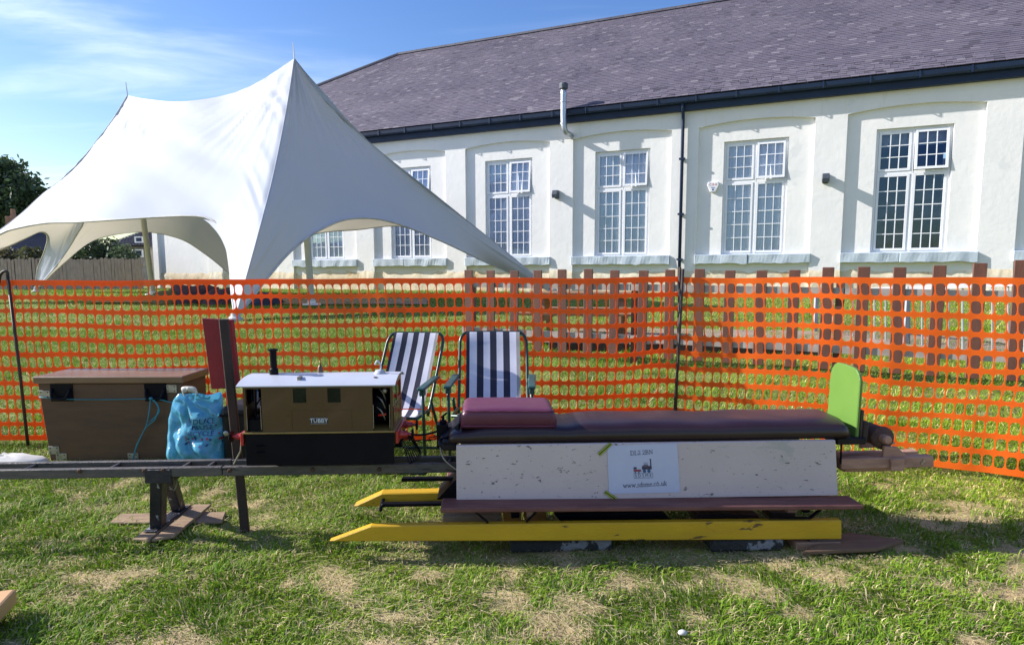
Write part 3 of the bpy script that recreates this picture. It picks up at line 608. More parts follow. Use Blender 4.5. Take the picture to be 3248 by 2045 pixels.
    for c_ in (RA, RB, RE, LC, LD):
        mb = MB(); mb.tube(sm(c_, 50), 0.014, 6); mb.build('seam', 'tent', T, smooth=True)
    for pk, bs in ((Rp, gnd(733, 717)), (Lp, gnd(360, 693))):
        dd = (pk - bs).normalized(); mb = MB(); mb.tube([bs, pk - dd * 0.9, pk - dd * 0.3], [0.07, 0.07, 0.02], 12); mb.build('pole', 'alu', T, smooth=True)
        d = (pk - bs).normalized(); mb = MB(); mb.tube([pk - d * 0.02, pk + d * 0.33], [0.018, 0.010], 6); mb.build('mast_spike', 'alu', T)
        mb = MB(); mb.lathe(bs, (0, 0, 1), [(0, 0.2), (0.03, 0.2), (0.04, 0.09), (0.1, 0.085)], 14); mb.build('base_plate', 'alu', T)
    for an in (A, B, C, D, Ee):
        g = V((an.x, an.y, gz(an.x, an.y))); mb = MB(); mb.lathe(g - V((0, 0, 0.02)), (0, 0, 1), [(0, 0.13), (0.05, 0.13), (0.09, 0.07), (0.2, 0.05)], 12); mb.build('anchor_foot', 'tentseam', T)
    mb = MB(); d = (B - Rp); d.z = 0; d.normalize(); mb.bar(B + V((0, 0, 0.25)), V((B.x, B.y, gz(B.x, B.y) + 0.02)) + d * 0.7, 0.05, 0.006); mb.build('guy_strap', 'tentseam', T)
tent()

# ------------------------------------------------------------------ things inside and around the tent
def lump(name, c, size, mat, label, cat, seed, rz=0.0):
    mb = MB(); nu, nv = 26, 11; ca, sa = math.cos(rz), math.sin(rz)
    def P(i, j):
        a = 2 * math.pi * i / nu; e = j / (nv - 1) * math.pi / 2; r = math.cos(e) ** 0.55; x, y, z = r * math.cos(a), r * math.sin(a), math.sin(e)
        k = 1 + 0.22 * mnoise.fractal(V((x * 1.7 + seed, y * 1.7, z * 1.7)), 0.8, 2, 3); x, y, z = x * size[0] * k, y * size[1] * k, z * size[2] * k
        return V((c[0] + ca * x - sa * y, c[1] + sa * x + ca * y, c[2] - 0.03 + z))
    mb.grid(P, nu, nv, True); return tag(mb.build(name, mat, smooth=True), label, cat)
for (u, v, sz, m, lb, sd) in ((408, 712, (0.42, 0.35, 0.32), 'canvas2', 'olive canvas bundle lying beside the left tent pole', 1), (462, 710, (0.62, 0.42, 0.42), 'canvas1', 'dark plum canvas heap under the tent beside the olive bundle', 2),
                              (522, 712, (0.50, 0.40, 0.34), 'canvas1', 'dark plum canvas heap under the tent nearest the front tent leg', 3), (628, 714, (0.42, 0.32, 0.26), 'canvas3', 'navy canvas bundle on the grass right of the front tent leg', 4)):
    p = gnd(u, v); lump('canvas_bundle', p, sz, m, lb, 'bundle', sd, 0.3 * sd)

# ------------------------------------------------------------------ grey paling fence on the left
FY = 23.2; pl = thing('paling_fence', at(165, 680, FY), 'weathered grey paling fence with rounded tops at the far left of the lawn', 'fence')
ORG[pl.name] = pl.location.copy()
xl, xr = at(-30, 680, FY).x, at(333, 680, FY).x; n = 46; g0 = gz(0, FY)
for i in range(n):
    x = xl + (xr - xl) * i / (n - 1) + random.uniform(-0.015, 0.015); wd = 0.065; h = 1.13 + random.uniform(-0.035, 0.035); ln = random.uniform(-0.012, 0.012)
    prof = [(x - wd, g0 + 0.03), (x + wd, g0 + 0.03), (x + wd + ln, g0 + h - 0.06)] + [(x + ln + wd * math.cos(a), g0 + h - 0.06 + 0.075 * math.sin(a)) for a in (0.5, 1.05, 1.57, 2.1, 2.65)] + [(x - wd + ln, g0 + h - 0.06)]
    mb = MB(); mb.prism(WORLD, prof, FY, FY + 0.022); mb.build('paling', 'greypicket', pl)
for z in (0.3, 0.85):
    mb = MB(); mb.box(WORLD, (xl - 0.2, xr + 0.1), (FY + 0.0235, FY + 0.075), (g0 + z, g0 + z + 0.09)); mb.build('fence_rail', 'greypicket', pl)
for k in range(5):
    x = xl + (xr - xl) * (k + 0.1) / 4.6; mb = MB(); mb.box(WORLD, (x - 0.05, x + 0.05), (FY + 0.077, FY + 0.175), (g0 - 0.1, g0 + 1.02)); mb.build('fence_post', 'greypicket', pl)

# ------------------------------------------------------------------ leaves, trees, bushes
def foliage(name, blobs, n, size, c0, c1, parent, seed):
    r = np.random.default_rng(seed); vol = np.array([b[1][0] * b[1][1] * b[1][2] for b in blobs]) ** 0.75; pick = r.choice(len(blobs), n, p=vol / vol.sum())
    c = np.array([tuple(b[0]) for b in blobs])[pick]; s = np.array([b[1] for b in blobs])[pick]; d = r.normal(size=(n, 3)); d /= np.linalg.norm(d, axis=1)[:, None]
    p = c + d * s * (r.random(n)[:, None] ** 0.33 * (0.55 + 0.75 * vnoise(d[:, 0] * 4 + pick * 3.7, d[:, 2] * 4 + d[:, 1] * 3, 1.0, seed)[:, None]))
    a = r.normal(size=(n, 3)); a /= np.linalg.norm(a, axis=1)[:, None]; b = np.cross(a, r.normal(size=(n, 3))); b /= np.linalg.norm(b, axis=1)[:, None]
    k = size * (0.6 + 0.8 * r.random(n))[:, None]; v = np.stack([p + a * k, p + b * k * 0.55, p - a * k, p - b * k * 0.55], 1).reshape(-1, 3)
    i = np.arange(n)[:, None] * 4; tri = np.concatenate([i + [0, 1, 2], i + [0, 2, 3]]); t = r.random((n, 1)); col = np.array(c0) * (1 - t) + np.array(c1) * t
    col = np.repeat(np.concatenate([col, np.ones((n, 1))], 1), 4, 0)
    return big_mesh(name, v - np.array(ORG[parent.name]), tri, col, 'leaf', 'col', parent)
def tree(base, blobs, n, size, label, c0, c1, trunk_r, seed, name='broadleaf_tree', cat='tree'):
    t = thing(name, base, label, cat); mb = MB(); top = V(blobs[0][0])
    mb.tube(catmull([base, base.lerp(top, 0.4) + V((0.1, 0, 0)), top], 5), [trunk_r * (1 - 0.07 * i) for i in range(11)], 9)
    for b in blobs[1:8]: mb.tube(catmull([base.lerp(top, 0.45), base.lerp(V(b[0]), 0.75), V(b[0])], 4), [trunk_r * 0.45 * (1 - 0.08 * i) for i in range(9)], 6)
    mb.build('trunk', 'bark', t, smooth=True); foliage('crown', blobs, n, size, c0, c1, t, seed); return t
TY = 42.0; tb = at(-25, 660, TY); tb.z = gz(0, TY)
bl = [(at(u, v, TY + dy), (rx, rx, rz)) for u, v, dy, rx, rz in ((-25, 455, 0, 2.6, 2.2), (25, 420, 0.5, 1.6, 1.3), (55, 455, -1, 1.4, 1.2), (80, 450, 0, 0.9, 0.8), (40, 495, -1, 1.8, 1.2), (75, 490, 1, 1.0, 0.9), (-5, 400, 0, 1.5, 1.1), (-70, 440, 0, 2.4, 2.0), (-60, 520, 0, 2.2, 1.5), (10, 525, 0, 1.7, 1.0))]
tree(tb, bl, 9000, 0.18, 'broad dark green tree rising above the roofs at the far left', (0.035, 0.065, 0.03), (0.075, 0.12, 0.05), 0.35, 4)
for u, v, Y, rx, rz, n, lb, c0, c1, sd in ((15, 606, 25.5, 0.8, 0.55, 2600, 'low leafy bush with reddish tints behind the paling fence at the photo\'s left edge', (0.07, 0.06, 0.03), (0.10, 0.10, 0.05), 8),
                                (80, 604, 25.0, 0.6, 0.45, 1800, 'small dark bush behind the paling fence below the tent\'s left opening', (0.05, 0.055, 0.025), (0.09, 0.10, 0.04), 9),
                                (225, 594, 25.3, 1.0, 0.75, 4200, 'large dark bush behind the paling fence seen under the tent', (0.03, 0.055, 0.025), (0.07, 0.10, 0.045), 10),
                                (288, 604, 24.8, 0.55, 0.5, 1500, 'small pale green bush at the right end of the paling fence', (0.06, 0.10, 0.05), (0.12, 0.16, 0.08), 12)):
    c = at(u, v, Y); g = V((c.x, c.y, gz(c.x, c.y))); k = [(c, (rx, rx, rz)), (c + V((rx * 0.5, 0, -0.3)), (rx * 0.7, rx * 0.6, rz * 0.8)), (c + V((-rx * 0.6, 0, -0.35)), (rx * 0.7, rx * 0.6, rz * 0.7)), (c + V((0, 0, -0.6)), (rx, rx * 0.7, rz * 0.7))]
    tree(g, k, n, 0.075, lb, c0, c1, 0.05, sd, 'garden_bush', 'bush')
# far houses
def tiled_house(x0, x1, Y, wall_top, ridge_z, depth, lb, tile_rows, mats, chim=None):
    g = gz(0, Y); h = thing('neighbouring_house', ((x0 + x1) / 2, Y, g), lb, 'house'); mb = MB(); mb.box(WORLD, (x0, x1), (Y, Y + depth), (g - 0.2, wall_top)); mb.build('wall', mats[0], h)
    sl = V((0, depth / 2 + 0.3, ridge_z - wall_top)); Ls = sl.length; nrm = V((0, -sl.z, sl.y)).normalized(); o = V((x0 - 0.25, Y - 0.3, wall_top))
    mb = MB(); ridge = [(Y - 0.3, wall_top), (Y + depth / 2, ridge_z), (Y + depth + 0.3, wall_top)]
    mb.prism(Frame((0, 0, 0), (0, 1, 0), (1, 0, 0)), ridge, x0 - 0.24, x1 + 0.24); rf = mb.build('roof', mats[1], h)
    for r in range(tile_rows):                       # each course a row of pantiles
        a = o + sl * (r / tile_rows); b = o + sl * ((r + 1.05) / tile_rows); mb = MB(); nt_ = int((x1 - x0 + 0.5) / 0.13)
        def P(i, j): return (a if j == 0 else b) + V((0.5 * 0.13 * i * (x1 - x0 + 0.5) / (nt_ * 0.13), 0, 0)) + nrm * ((0.035 if i % 2 else 0.005) + (0.045 if j == 0 else 0.015))
        mb.grid(P, nt_ * 2 + 1, 2); mb.build('tile_course', mats[1], rf, normals=False)
    if chim:
        mb = MB(); mb.box(WORLD, (chim - 0.3, chim + 0.3), (Y + depth / 2 - 0.3, Y + depth / 2 + 0.3), (ridge_z - 0.4, ridge_z + 1.0)); ch = mb.build('chimney', 'chimneybrick', h, bevel=0.02)
        mb = MB(); mb.lathe((chim, Y + depth / 2, ridge_z + 1.0), (0, 0, 1), [(0, 0.16), (0.45, 0.12), (0.45, 0.05)], 10); mb.build('chimney_pot', 'chimneybrick', ch, smooth=False)
    return h
x0 = at(-60, 600, 36).x; x1 = at(112, 600, 36).x
h1 = tiled_house(x0, x1, 36, at(40, 605, 36).z, at(40, 548, 39).z, 6, 'low house with dark ribbed roof and a brick chimney at the far left', 14, ('farbrick', 'fartile'), at(36, 560, 39).x)
x0 = at(262, 600, 30).x; x1 = at(352, 600, 30).x
h2 = tiled_house(x0, x1, 30, at(300, 580, 30).z, at(300, 545, 33).z, 6, 'tiled grey house with white window frames seen through the tent beside its left pole', 12, ('farrender', 'fartile'))
for i, (za, zb) in enumerate(((571, 556), (605, 586))):
    for ua, ub in ((317, 336),):
        mb = MB(); p, q = at(ua, za, 29.92), at(ub, zb, 29.92); fr = 0.06
        mb.box(WORLD, (p.x, q.x), (29.9, 29.95), (p.z, p.z + fr)); mb.box(WORLD, (p.x, q.x), (29.9, 29.95), (q.z - fr, q.z)); mb.box(WORLD, (p.x, p.x + fr), (29.9, 29.948), (p.z + fr, q.z - fr)); mb.box(WORLD, (q.x - fr, q.x), (29.9, 29.948), (p.z + fr, q.z - fr)); wn = mb.build('window', 'upvc', h2)
        mb = MB(); mb.box(WORLD, (p.x + fr, q.x - fr), (29.94, 29.96), (p.z + fr, q.z - fr)); mb.build('pane', 'room', wn)

# ------------------------------------------------------------------ brown picket fence beyond the orange mesh
pf = thing('picket_fence', (1.6, 6.4, 0.06), 'dark red-brown flat-topped picket fence behind the orange mesh', 'fence')
readings = [1104, 1154, 1209, 1265, 1324, 1384, 1445, 1512, 1577, 1646, 1716, 1790, 1868, 1947, 2032, 2118, 2208, 2303, 2402, 2505, 2612]
PA, PB = V((-0.5, 7.3, 0)), V((4.03, 5.4, 0)); pd = (PB - PA).normalized(); pn = V((pd.y, -pd.x, 0)); PF = Frame(PA, pd, pn)
for i, u in enumerate(readings):
    a, _ = PF.hit(u, 640, 0); p = PF(a, 0, 0); g = gz(p.x, p.y); top = 1.055 + 0.06 * max(0, (u - 1900) / 500) + random.uniform(-0.012, 0.012); k = random.uniform(-0.01, 0.01); wd = 0.050
    mb = MB(); mb.prism(PF, [(a - wd, g + 0.07), (a + wd, g + 0.07), (a + wd + k, top), (a - wd + k, top)], 0, 0.02); mb.build('picket', 'picket', pf, bevel=0.004)
for z0 in (0.26, 0.80):
    a0, a1 = -0.1, PF.hit(2650, 640, 0)[0]
    for k in range(3):
        s0, s1 = a0 + (a1 - a0) * k / 3, a0 + (a1 - a0) * (k + 1) / 3 - 0.01; mb = MB(); mb.bar(PF(s0, -0.028, gz(*PF(s0, 0, 0).xy) + z0), PF(s1, -0.028, gz(*PF(s1, 0, 0).xy) + z0), 0.045, 0.07); mb.build('fence_rail', 'rail', pf)
for k in range(4):
    a = a0 + (a1 - a0) * (k + 0.05) / 3.1; p = PF(a, -0.09, 0); mb = MB(); mb.box(PF, (a - 0.035, a + 0.035), (-0.125, -0.055), (gz(p.x, p.y) - 0.05, 0.98)); mb.build('fence_post', 'picket', pf)
# grey steel railing farther back on the right
rl = thing('steel_railing', at(2250, 800, 8.0), 'grey steel railing with thin upright bars behind the brown pickets at the right', 'railing')
ORG[rl.name] = rl.location.copy()
QA, QB = at(1921, 687, 9.0), at(2430, 664, 6.6); QA2, QB2 = at(1921, 853, 9.0), at(2430, 842, 6.6)
for a, b in ((QA, QB), (QA2, QB2)):
    mb = MB(); mb.bar(a, b, 0.05, 0.06); mb.build('railing_rail', 'greymetal', rl)
for k in range(17):
    t = 0.04 + 0.93 * k / 16; p, q = QA.lerp(QB, t), QA2.lerp(QB2, t); mb = MB(); mb.tube([p, q], 0.010, 6); mb.build('railing_bar', 'greymetal', rl)
for t in (0.0, 0.5, 1.0):
    p = QA.lerp(QB, t); mb = MB(); mb.bar(V((p.x, p.y, gz(p.x, p.y) - 0.03)), p + V((0, 0, 0.02)), 0.05, 0.05, V((1, 0, 0))); mb.build('railing_post', 'greymetal', rl)
# picnic table
c = gnd(1370, 798); tbz = c.z; pt = thing('picnic_table', c, 'brown wooden picnic table behind the picket fence', 'table')
PT = Frame(c, (0.97, -0.22, 0), (0.22, 0.97, 0))
for k in range(5):
    mb = MB(); mb.box(PT, (-0.75, 0.75), (-0.33 + 0.135 * k, -0.205 + 0.135 * k), (0.60, 0.635)); mb.build('top_plank', 'benchwood', pt, bevel=0.005)
for y in (-0.68, -0.56, 0.50, 0.62):
    mb = MB(); mb.box(PT, (-0.75, 0.75), (y, y + 0.11), (0.36, 0.395)); mb.build('seat_plank', 'benchwood', pt, bevel=0.005)
for x in (-0.52, 0.52):
    for s in (-1, 1):
        mb = MB(); mb.bar(PT(x, s * 0.50, 0.0), PT(x, s * 0.22, 0.60), 0.04, 0.09, PT.ex); mb.build('leg', 'benchwood', pt)
    mb = MB(); mb.box(PT, (x + 0.021, x + 0.06), (-0.66, 0.70), (0.27, 0.358)); mb.build('cross_bar', 'benchwood', pt)
# dark sleepers edging the gravel
for i, (u0, u1, v0, lb) in enumerate(((1290, 1480, 822, 'dark old timber sleeper edging the gravel, left of the corner pin'), (1500, 1700, 826, 'dark old timber sleeper edging the gravel, just right of the corner pin'), (1720, 1930, 833, 'dark old timber sleeper edging the gravel, rightmost behind the pickets'))):
    a, b = gnd(u0, v0), gnd(u1, v0 + 3); mb = MB(); d = (b - a).normalized(); fr = Frame(a, d, V((-d.y, d.x, 0))); mb.box(fr, (0, (b - a).length), (0, 0.16), (-0.01, 0.10)); tag(mb.build('timber_sleeper', 'sleeper', bevel=0.012), lb, 'sleeper', 'timber sleepers along the gravel')

# ------------------------------------------------------------------ orange barrier mesh
bf = thing('barrier_fence', (-0.9, 3.76, 0), 'bright orange plastic barrier mesh on steel pins behind the train', 'fence')
F0, F1, F2 = V((-3.75, 3.76, 0)), V((0.985, 3.70, 0)), V((2.95, 2.84, 0))
def barrier(p, q, seed, top0, top1, tile):
    d = (q - p); Ln = d.length; d.normalize(); n = V((d.y, -d.x, 0)); rows = 11; H = 1.0; nc = int(Ln / tile); mb = MB()
    def W(s, h):
        t = s / Ln; zt = top0 + (top1 - top0) * t + 0.010 * mnoise.noise(V((s * 1.8, seed, 4))) ; amp = 0.022 + 0.02 * (1 - abs(2 * t - 1))
        o = 1.7 * amp * mnoise.noise(V((s * 1.4, h * 0.9, seed))) + 0.012 * mnoise.noise(V((s * 5.5, h * 1.5, seed + 3))); sh = 0.045 * mnoise.noise(V((s * 0.9, h * 1.3, seed + 9))) + 0.012 * mnoise.noise(V((s * 3.5, h * 3, seed + 5)))
        sag = 0.034 * mnoise.noise(V((s * 1.1, h * 2.0, seed + 20))) + 0.010 * mnoise.noise(V((s * 4.0, h * 4.0, seed + 30)))
        z = 0.022 + (zt - 0.022) * h + sag * (1 - abs(2 * h - 1))
        edge = min(1, s / 0.15, (Ln - s) / 0.15); return p + d * (s + sh * edge) + n * o * edge + V((0, 0, z))
    eb = 0.020; rh = (1 - 2 * eb) / rows; ang = [math.pi / 4 + 2 * math.pi * k / 16 for k in range(16)]
    for i in range(nc):
        for j in range(rows):
            sc, hc = (i + 0.5) * Ln / nc, eb + (j + 0.5) * rh; a, b = Ln / nc / 2, rh / 2; vin, vout = [], []
            kw = 0.895 + 0.03 * mnoise.noise(V((i * 0.37, j * 0.9, seed))); kh = 0.735 + 0.05 * mnoise.noise(V((i * 0.21, j * 1.3, seed + 2)))
            for t in ang:
                c_, s_ = math.cos(t), math.sin(t); m = max(abs(c_), abs(s_)); vout.append(W(sc + a * c_ / m, hc + b * s_ / m))
                e = 2 / 3.1; vin.append(W(sc + a * kw * math.copysign(abs(c_) ** e, c_), hc + b * kh * math.copysign(abs(s_) ** e, s_)))
            mb.add(vout + vin, [(k, (k + 1) % 16, 16 + (k + 1) % 16, 16 + k) for k in range(16)])
    m = nc * 2
    for h0, h1 in ((0, eb), (1 - eb, 1)): mb.grid(lambda i, j: W(Ln * i / m, h0 if j == 0 else h1), m + 1, 2)
    bmx = mb.build('mesh_panel', 'mesh', bf, normals=False, solid=0.0022); bmx.modifiers['thickness'].offset = 0
barrier(F0, F1, 2, 0.995, 1.005, 0.0525); barrier(F1, F2, 7, 1.005, 1.0, 0.0475)
for a, b, hook in ((at(18, 648, 3.72), at(67, 1054, 3.66), 1), (at(1606, 632, 3.67), at(1580, 1035, 3.64), 0), (at(1599, 628, 3.69), at(1586, 1035, 3.70), 0), (F2 + V((0, 0, 1.08)), F2 + V((0.02, 0, 0)), 1)):
    b.z = -0.05; mb = MB(); mb.tube([b, a.lerp(b, 0.5) + V((0.004, 0, 0)), a], 0.0085, 8)
    if hook:
        mb.tube(catmull([a, a + V((0, 0, 0.02)), a + V((-0.02, 0, 0.025)), a + V((-0.045, 0, 0.0)), a + V((-0.06, 0, -0.05)), a + V((-0.085, 0, -0.055)), a + V((-0.10, 0, -0.03))], 4), 0.0085, 8)
    mb.build('fence_pin', 'pin', bf, smooth=True)

# ================================================================== FOREGROUND THINGS
T_ = lambda u, v, q: TR.hit(u, v, q)
# ------------------------------------------------------------------ portable track
RZ = 0.297
tk = thing('miniature_track', TR(-1.0, 0, 0), 'raised portable miniature railway track of dark flat bars on a steel trestle', 'track')
for q0, q1 in ((0.035, 0.055), (-0.055, -0.035)):
    for s0, s1 in ((-2.6, -1.122), (-1.119, 0.05), (0.053, 1.30)):
        mb = MB(); mb.box(TR, (s0, s1), (q0, q1), (RZ - 0.037, RZ)); mb.build('rail', 'trackside', tk, bevel=0.0025)
for u in (45, 250, 422, 482):
    s = T_(u, 1098, 0.05)[0]; mb = MB(); mb.tube([TR(s, -0.034, RZ - 0.012), TR(s, 0.034, RZ - 0.012)], 0.008, 8); mb.build('spacer_bar', 'trackside', tk, smooth=True)
for s in (-0.6, -0.25, 0.2, 0.6, 1.0):
    mb = MB(); mb.tube([TR(s, -0.034, RZ - 0.014), TR(s, 0.034, RZ - 0.014)], 0.008, 8); mb.build('spacer_bar', 'trackside', tk, smooth=True)
for u, v in ((187, 1107), (340, 1106), (384, 1105), (735, 1104), (892, 1103), (540, 1106)):
    s, z = T_(u, v, 0.056); mb = MB(); mb.lathe(TR(s, 0.0545, z), TR.ey, [(0, 0.0085), (0.005, 0.0085), (0.007, 0.006), (0.007, 0.001)], 6); mb.build('bolt', 'rusty', tk)
s0 = T_(340, 1106, 0.056)[0]; s1 = T_(402, 1106, 0.056)[0]
mb = MB(); mb.box(TR, (s0, s1), (-0.05, 0.05), (RZ - 0.062, RZ - 0.0385)); mb.box(TR, (s0, s1), (0.0555, 0.0605), (RZ - 0.060, RZ - 0.006)); mb.build('trestle_head', 'legsteel', tk, bevel=0.002)
def leg(top, bot, wd, dp):
    mb = MB(); top, bot = V(top), V(bot); ax = TR.ex
    fr = Frame(bot, ax, TR.ey, (top - bot).normalized()); Ln = (top - bot).length
    mb.box(fr, (-wd / 2, wd / 2), (dp - 0.005, dp), (0, Ln)); mb.box(fr, (wd / 2 - 0.006, wd / 2), (-0.03, dp - 0.0055), (0, Ln)); mb.build('leg', 'legsteel', tk, bevel=0.002)
pf_ = gnd(371, 1254); pr_ = gnd(420, 1214); pf_.z = 0.025; pr_.z = 0.03
leg(TR(T_(372, 1115, 0.03)[0], 0.035, RZ - 0.06), pf_, 0.043, 0.02); leg(TR(T_(392, 1115, -0.02)[0], -0.03, RZ - 0.06), pr_, 0.038, 0.02)
mb = MB(); mb.bar(gnd(352, 1266) + V((0, 0, 0.028)), gnd(436, 1203) + V((0, 0, 0.028)), 0.05, 0.006); mb.build('foot_bar', 'legsteel', tk, bevel=0.002)
def plank(pts, z, h, label, mat='plank', group=None, name='wooden_plank', cat='plank'):
    P = [gnd(u, v) for u, v in pts]; c = sum(P, V()) / 4; P = [c + (p - c) for p in P]
    mb = MB(); vs = [V((p.x, p.y, z)) for p in P] + [V((p.x, p.y, z + h)) for p in P]; mb.add(vs, [(3, 2, 1, 0), (4, 5, 6, 7), (0, 1, 5, 4), (1, 2, 6, 5), (2, 3, 7, 6), (3, 0, 4, 7)])
    return tag(mb.build(name, mat, bevel=0.003), label, cat, group)
plank([(256, 1233), (522, 1232), (532, 1207), (282, 1212)], 0.0, 0.010, 'thin weathered plank lying crosswise beneath the trestle foot')
plank([(312, 1279), (352, 1281), (452, 1196), (422, 1196)], 0.0105, 0.012, 'narrow weathered plank under the trestle foot, pointing away from the viewer')
plank([(357, 1281), (410, 1272), (498, 1196), (456, 1196)], 0.0107, 0.012, 'weathered plank beside the trestle foot, nearest the dark stake')

# ------------------------------------------------------------------ red board on its stake
rb = thing('red_marker_board', gnd(578, 1245), 'red painted board on a dark leaning stake beside the brown locomotive', 'sign board')
sb = gnd(578, 1245); sb.z = -0.06; st = at(526, 750, 2.47)
mb = MB(); up = (st - sb); Ln = up.length; up.normalize(); fr = Frame(sb, V((0.97, 0.24, 0)), V((0.24, -0.97, 0)), up); mb.box(fr, (-0.017, 0.017), (-0.012, 0.012), (0, Ln)); mb.build('stake', 'postdark', rb, bevel=0.003)
a, b, c, d = at(474, 748, 2.505), at(545, 752, 2.52), at(561, 912, 2.52), at(496, 915, 2.505)
mb = MB(); of = V((0.004, 0.016, 0)); mb.add([a, b, c, d, a + of, b + of, c + of, d + of], [(0, 1, 2, 3), (7, 6, 5, 4), (0, 4, 5, 1), (1, 5, 6, 2), (2, 6, 7, 3), (3, 7, 4, 0)]); mb.build('board', 'red', rb, bevel=0.002)

# ------------------------------------------------------------------ brown tram locomotive
QF = 0.115; lo = thing('miniature_locomotive', TR(-0.73, 0, RZ), 'brown miniature tram locomotive with white roof and name plate on the track', 'locomotive')
SL, SR = -1.004, -0.452; ZF, ZE = 0.446, 0.622
mb = MB(); mb.box(TR, (SL - 0.006, SR + 0.006), (-QF - 0.006, QF + 0.006), (ZF - 0.006, ZF)); mb.build('footplate', 'locobead', lo, bevel=0.001)
for sg in (1, -1):
    mb = MB(); q0, q1 = sorted((sg * (QF - 0.004), sg * QF)); mb.box(TR, (SL, SR), (q0, q1), (0.318, ZF - 0.0065)); mb.build('side_skirt', 'black', lo, bevel=0.001)
mb = MB(); mb.box(TR, (SL + 0.02, SR - 0.02), (-QF + 0.005, QF - 0.005), (0.345, ZF - 0.0066)); mb.build('frame', 'black', lo)
for s in (-0.90, -0.73, -0.56):
    for q in (-0.05, 0.043):
        mb = MB(); mb.lathe(TR(s, q, RZ + 0.040), TR.ey, [(0, 0.039), (0.001, 0.044), (0.004, 0.044), (0.0042, 0.040), (0.012, 0.040), (0.012, 0.004)], 20); mb.build('wheel', 'black', lo)
sw = lambda u, v: T_(u, v, QF)
def side(q0, q1, main):
    mb = MB(); dl, dr = sw(578, 950)[0], sw(615, 950)[0]; el, er = sw(876, 950)[0], sw(918, 950)[0]
    zt, zb = ZE, ZF + 0.0005
    w = [(sw(689, 930)[0], sw(720, 930)[0]), (sw(770, 930)[0], sw(801, 930)[0])]; wz0, wz1 = sw(700, 947)[1], sw(700, 913)[1]
    mb.box(TR, (SL, dl), (q0, q1), (zb, zt)); mb.box(TR, (er, SR), (q0, q1), (zb, zt)); mb.box(TR, (dl, dr), (q0, q1), (zt - 0.012, zt)); mb.box(TR, (el, er), (q0, q1), (zt - 0.012, zt))
    mb.box(TR, (dr, w[0][0]), (q0, q1), (zb, zt)); mb.box(TR, (w[0][1], w[1][0]), (q0, q1), (zb, zt)); mb.box(TR, (w[1][1], el), (q0, q1), (zb, zt))
    for a, b in w: mb.box(TR, (a, b), (q0, q1), (zb, wz0)); mb.box(TR, (a, b), (q0, q1), (wz1, zt))
    sd = mb.build('cab_side', 'locobrown', lo)
    for a, b in w:
        mb = MB(); mb.box(TR, (a - 0.002, b + 0.002), (min(q0, q1) + 0.0005, min(q0, q1) + 0.0015), (wz0 - 0.002, wz1 + 0.002)); mb.build('window_pane', 'dimglass', sd)
    if main:
        mb = MB()
        for s in (sw(685, 950)[0], sw(826, 950)[0]): mb.box(TR, (s - 0.0008, s + 0.0008), (q1 + 0.0002, q1 + 0.0014), (zb + 0.002, sw(700, 965)[1]))
        mb.box(TR, (sw(685, 950)[0], sw(826, 950)[0]), (q1 + 0.0002, q1 + 0.0014), (sw(700, 965)[1], sw(700, 965)[1] + 0.0015)); mb.build('panel_bead', 'locobrown', sd)
        mb = MB()
        for a, b in ((dl, dr), (el, er)):
            for s in (a + 0.003, b - 0.003): mb.tube([TR(s, q1 + 0.004, zb + 0.01), TR(s, q1 + 0.004, zb + 0.10)], 0.0012, 5)
        mb.build('handrail', 'zinc', sd)
    return sd
side(QF - 0.004, QF, True)
mb = MB(); zz = (ZF + 0.001, ZE - 0.005)  # added black sheets and boxes stand in for the dark shade inside the cab
for a, b in ((582, 590), (598, 606), (609, 922)): mb.box(TR, (sw(a, 950)[0], sw(b, 950)[0]), (-QF + 0.006, -QF + 0.008), zz)
mb.box(TR, (SL + 0.01, sw(660, 950)[0]), (-QF + 0.0085, QF - 0.01), (ZF + 0.001, ZF + 0.045)); mb.box(TR, (sw(860, 950)[0], sw(868, 950)[0]), (-QF + 0.0085, QF - 0.02), zz)
mb.build('cab_shade_backing', 'black', lo); side(-QF, -QF + 0.004, False)
for s0, s1 in ((SL, SL + 0.004), (SR - 0.004, SR)):  # ends with two windows over planking
    mb = MB(); zw0, zw1 = 0.545, 0.610; qs = [-QF + 0.0045, -0.085, -0.015, 0.015, 0.085, QF - 0.0045]; zb = ZF + 0.0005
    mb.box(TR, (s0, s1), (qs[0], qs[5]), (zb, zw0)); mb.box(TR, (s0, s1), (qs[0], qs[1]), (zw0, zw1)); mb.box(TR, (s0, s1), (qs[2], qs[3]), (zw0, zw1)); mb.box(TR, (s0, s1), (qs[4], qs[5]), (zw0, zw1)); mb.box(TR, (s0, s1), (qs[0], qs[5]), (zw1, ZE))
    arc = [(-QF + 0.005 + (2 * QF - 0.01) * k / 10, ZE + 0.015 * (1 - (2 * k / 10 - 1) ** 2)) for k in range(11)]; mb.prism(Frame(TR.o, TR.ey, TR.ex), [(qs[0], ZE)] + arc + [(qs[5], ZE)], s0, s1)
    en = mb.build('cab_end', 'locobrown', lo)
    for k in range(6):
        q = qs[0] + 0.012 + k * 0.0365; mb = MB(); x = s1 if s1 > SR - 0.001 else s0 - 0.003; mb.box(TR, (x, x + 0.003), (q, q + 0.024), (zb + 0.012, zw0 - 0.012)); mb.build('end_plank', 'locobrown', en, bevel=0.001)
    for a, b in ((1, 2), (3, 4)):
        mb = MB(); mb.box(TR, (s0 + 0.001, s0 + 0.002), (qs[a] - 0.002, qs[b] + 0.002), (zw0 - 0.002, zw1 + 0.002)); mb.build('window_pane', 'dimglass', en)
mb = MB(); n = 16; prof = []                          # arched roof
for k in range(n + 1):
    x = 2 * k / n - 1; prof.append(((QF + 0.016) * x, ZE + 0.001 + 0.023 * (1 - abs(x) ** 2.4)))
pin = [(q * 0.995, z - 0.004) for q, z in prof]
